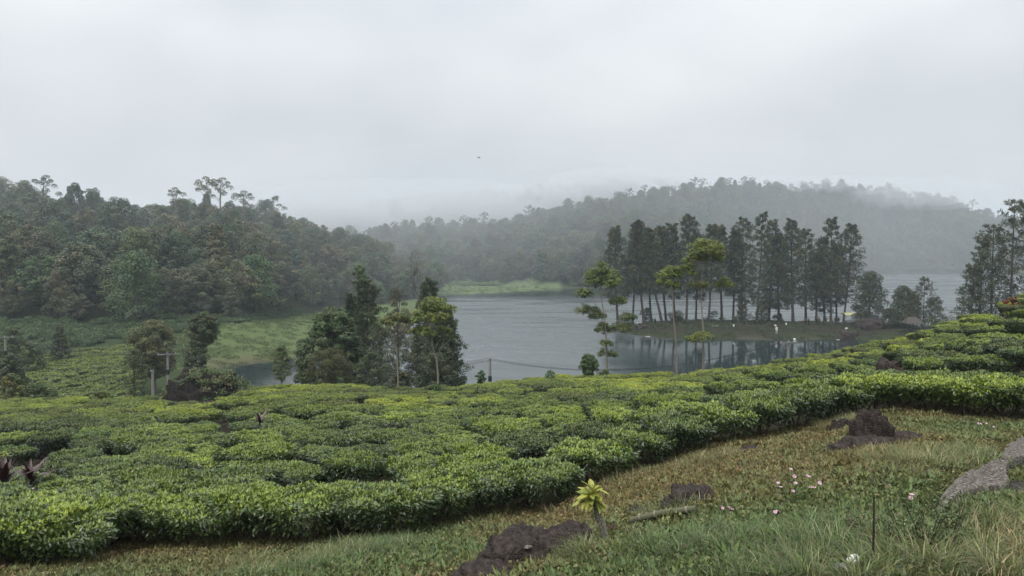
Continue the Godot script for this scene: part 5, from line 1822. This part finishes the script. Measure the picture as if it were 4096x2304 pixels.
	a.name = "creeping_weeds"
	add_child(a)
	tag(a, "mat of low olive and brown creeping weeds on the near slope", "ground cover", "", "stuff")
	for k in 4:
		scatter(a, "weed_mat", cl[k], ca[k], cc[k])
	var b := Node3D.new()
	b.name = "grass"
	add_child(b)
	tag(b, "tufts of green and dry grass on the near slope", "grass", "", "stuff")
	for k in 4:
		scatter(b, "grass_tufts", gt[k], ga[k], gc[k])

# ---------------------------------------------------------------- mist
func bank(px: float, row: float, depth: float, size: Vector3, density: float) -> void:
	var f := FogVolume.new()
	f.name = numbered("mist_bank")
	f.shape = RenderingServer.FOG_VOLUME_SHAPE_ELLIPSOID
	f.size = size
	var m := FogMaterial.new()
	m.albedo = Color(0.97, 0.985, 1.0)
	m.density = density
	f.material = m
	add_child(f)
	f.position = at(px, row, depth)
	tag(f, "drifting bank of low cloud on the far hills", "mist", "low cloud on the hills", "stuff")

func build_mist() -> void:
	rng.seed = 77
	for k in 34:
		var px := rr(290, 960)
		var crest := 222.0 - 34.0 * smoothstep(420.0, 720.0, px) + (8.0 if px > 860 else 0.0)
		var thick := 1.0 if px < 640 else 0.6
		var wide := rr(60, 190)
		bank(px, crest - rr(-12, 14), rr(690, 830), Vector3(wide, rr(20, 46) * thick, wide * rr(0.6, 1.0)), rr(0.003, 0.011) * thick)
	bank(410, 206, 800, Vector3(420, 56, 240), 0.004)
	bank(640, 250, 590, Vector3(900, 170, 420), 0.0009)
	bank(520, 262, 470, Vector3(560, 110, 240), 0.0006)
	bank(120, 232, 250, Vector3(330, 70, 150), 0.0007)

# ---------------------------------------------------------------- materials
func make_materials() -> void:
	var grain := noise_tex(0.03, 5, Color(0.62, 0.62, 0.6), Color(1, 1, 1), 3)
	var coarse := noise_tex(0.012, 6, Color(0.55, 0.53, 0.5), Color(1, 1, 1), 5)
	var bump := noise_tex(0.03, 6, Color(0, 0, 0), Color(1, 1, 1), 9)
	M.ground = textured(mat(1.15, 1.15, 1.15, 0.95, true, 0.2), grain, 0.6, bump, 4.0)
	M.bark = mat(1, 1, 1, 0.9, true, 0.25)
	M.leaf = mat(1.3, 1.32, 1.15, 0.6, true, 0.38, 0.45)
	M.dark_leaf = mat(1, 1, 1, 0.4, true, 0.5, 0.3)
	M.bright_leaf = mat(1, 1, 1, 0.45, true, 0.5, 0.6)
	M.needle = mat(1.35, 1.3, 1.2, 0.65, true, 0.35, 0.3)
	M.grass = mat(1, 1, 1, 0.6, true, 0.4, 0.5)
	M.petal = mat(1, 1, 1, 0.7, true, 0.3, 0.6)
	M.paint = mat(1, 1, 1, 0.7, true, 0.4)
	M.cloth = mat(1, 1, 1, 0.9, true, 0.2)
	M.concrete = textured(mat(1, 1, 1, 0.9, true, 0.3), grain, 1.5)
	M.rock = textured(mat(0.072, 0.057, 0.052, 0.88, false, 0.3), coarse, 1.6, bump, 3.5)
	M.dark_rock = textured(mat(0.046, 0.039, 0.036, 0.9, false, 0.3), coarse, 0.9, bump, 9.0)
	M.red_rock = textured(mat(0.085, 0.045, 0.036, 0.9, false, 0.3), coarse, 2.0, bump, 3.0)
	M.pale_stone = textured(mat(0.36, 0.33, 0.29, 0.9, false, 0.3), noise_tex(0.018, 6, Color(0.32, 0.29, 0.26), Color(1, 1, 1), 25), 1.7, bump, 4.0)
	M.mottled = textured(mat(0.42, 0.41, 0.36, 0.9, false, 0.3), noise_tex(0.02, 4, Color(0.42, 0.4, 0.34), Color(1, 1, 1), 15), 4.0, bump, 1.0)
	M.white = mat(0.7, 0.7, 0.68, 0.6, false)
	M.grey_plastic = mat(0.09, 0.095, 0.105, 0.5, false)
	var w := StandardMaterial3D.new()
	w.albedo_color = Color(0.016, 0.026, 0.026).linear_to_srgb()
	w.metallic_specular = 0.62
	var im := Image.create(512, 512, false, Image.FORMAT_L8)
	for j in 512:
		for i in 512:
			var x := i * 2.0 if i < 320 else (i - 512) * 2.0
			var dd := 1024.0 - j * 2.0
			var r := 0.05 + 0.33 * (open_water(x, dd) if dd < 700.0 else 0.5)
			im.set_pixel(i, j, Color(r, r, r))
	w.roughness = 1.0
	w.roughness_texture = ImageTexture.create_from_image(im)
	w.uv1_triplanar = true
	w.uv1_world_triplanar = true
	w.uv1_scale = Vector3.ONE / 1024.0
	M.water = w

func sky_panorama() -> ImageTexture:
	# an overcast sky: brighter overhead, soft uneven cloud
	var im := Image.create(512, 256, false, Image.FORMAT_RGBF)
	var n := FastNoiseLite.new()
	n.seed = 4
	n.frequency = 1.1
	n.fractal_octaves = 4
	for j in 256:
		var el := PI * (0.5 - (j + 0.5) / 256.0)
		for i in 512:
			var az := TAU * ((i + 0.5) / 512.0 - 0.5)
			var d := Vector3(sin(az) * cos(el), sin(el), -cos(az) * cos(el))
			var s := maxf(d.y, 0.0)
			var l := SKY_LOW * (1.0 + SKY_RISE * s * s)
			var k := n.get_noise_3d(d.x * 1.4, d.y * 3.2, d.z * 1.4) + 0.4 * n.get_noise_3d(d.x * 4.0 + 7.0, d.y * 8.0, d.z * 4.0)
			l *= 1.0 + 0.16 * k
			var warm := clampf(0.5 + k * 0.9, 0, 1)
			var c := Color(0.925, 0.985, 1.05).lerp(Color(0.965, 1.0, 1.02), warm)
			im.set_pixel(i, j, Color(c.r * l, c.g * l, c.b * l))
	return ImageTexture.create_from_image(im)

const SKY_LOW := 0.6
const SKY_RISE := 3.1

# ---------------------------------------------------------------- the scene
func _ready() -> void:
	rng.seed = 20240
	nz.seed = 1; nz.frequency = 0.02
	nz2.seed = 2; nz2.frequency = 0.03
	nz3.seed = 3; nz3.frequency = 0.02
	var cam := Camera3D.new()
	cam.name = "camera"
	cam.fov = rad_to_deg(2.0 * atan(288.0 / FPX))
	cam.near = 0.1
	cam.far = 4000.0
	cam.position = Vector3(0, EYE, 0)
	cam.rotation.x = -atan(PITCH)
	add_child(cam)
	cam.current = true
	var env := Environment.new()
	env.background_mode = Environment.BG_SKY
	var sk := Sky.new()
	var sm := PanoramaSkyMaterial.new()
	sm.panorama = sky_panorama()
	sk.sky_material = sm
	env.sky = sk
	env.tonemap_mode = Environment.TONE_MAPPER_LINEAR
	env.tonemap_exposure = 1.18
	env.fog_enabled = true
	env.fog_density = 0.00032
	env.fog_light_color = Color(0.9, 0.955, 1.0)
	env.volumetric_fog_enabled = true
	env.volumetric_fog_density = 0.0
	env.sdfgi_enabled = true
	env.ssao_enabled = true
	env.ssil_enabled = true
	var we := WorldEnvironment.new()
	we.name = "environment"
	we.environment = env
	add_child(we)
	var sun := DirectionalLight3D.new()
	sun.name = "sun"
	sun.light_energy = 0.5
	sun.light_angular_distance = 30.0
	sun.light_color = Color(1.0, 0.98, 0.94)
	sun.shadow_enabled = true
	sun.rotation_degrees = Vector3(-58, -40, 0)
	add_child(sun)

	terrain_tables()
	make_materials()
	build_terrain()
	build_forest()
	build_edge_trees()
	build_peninsula()
	build_tea()
	build_poles()
	build_foreground()
	build_mist()
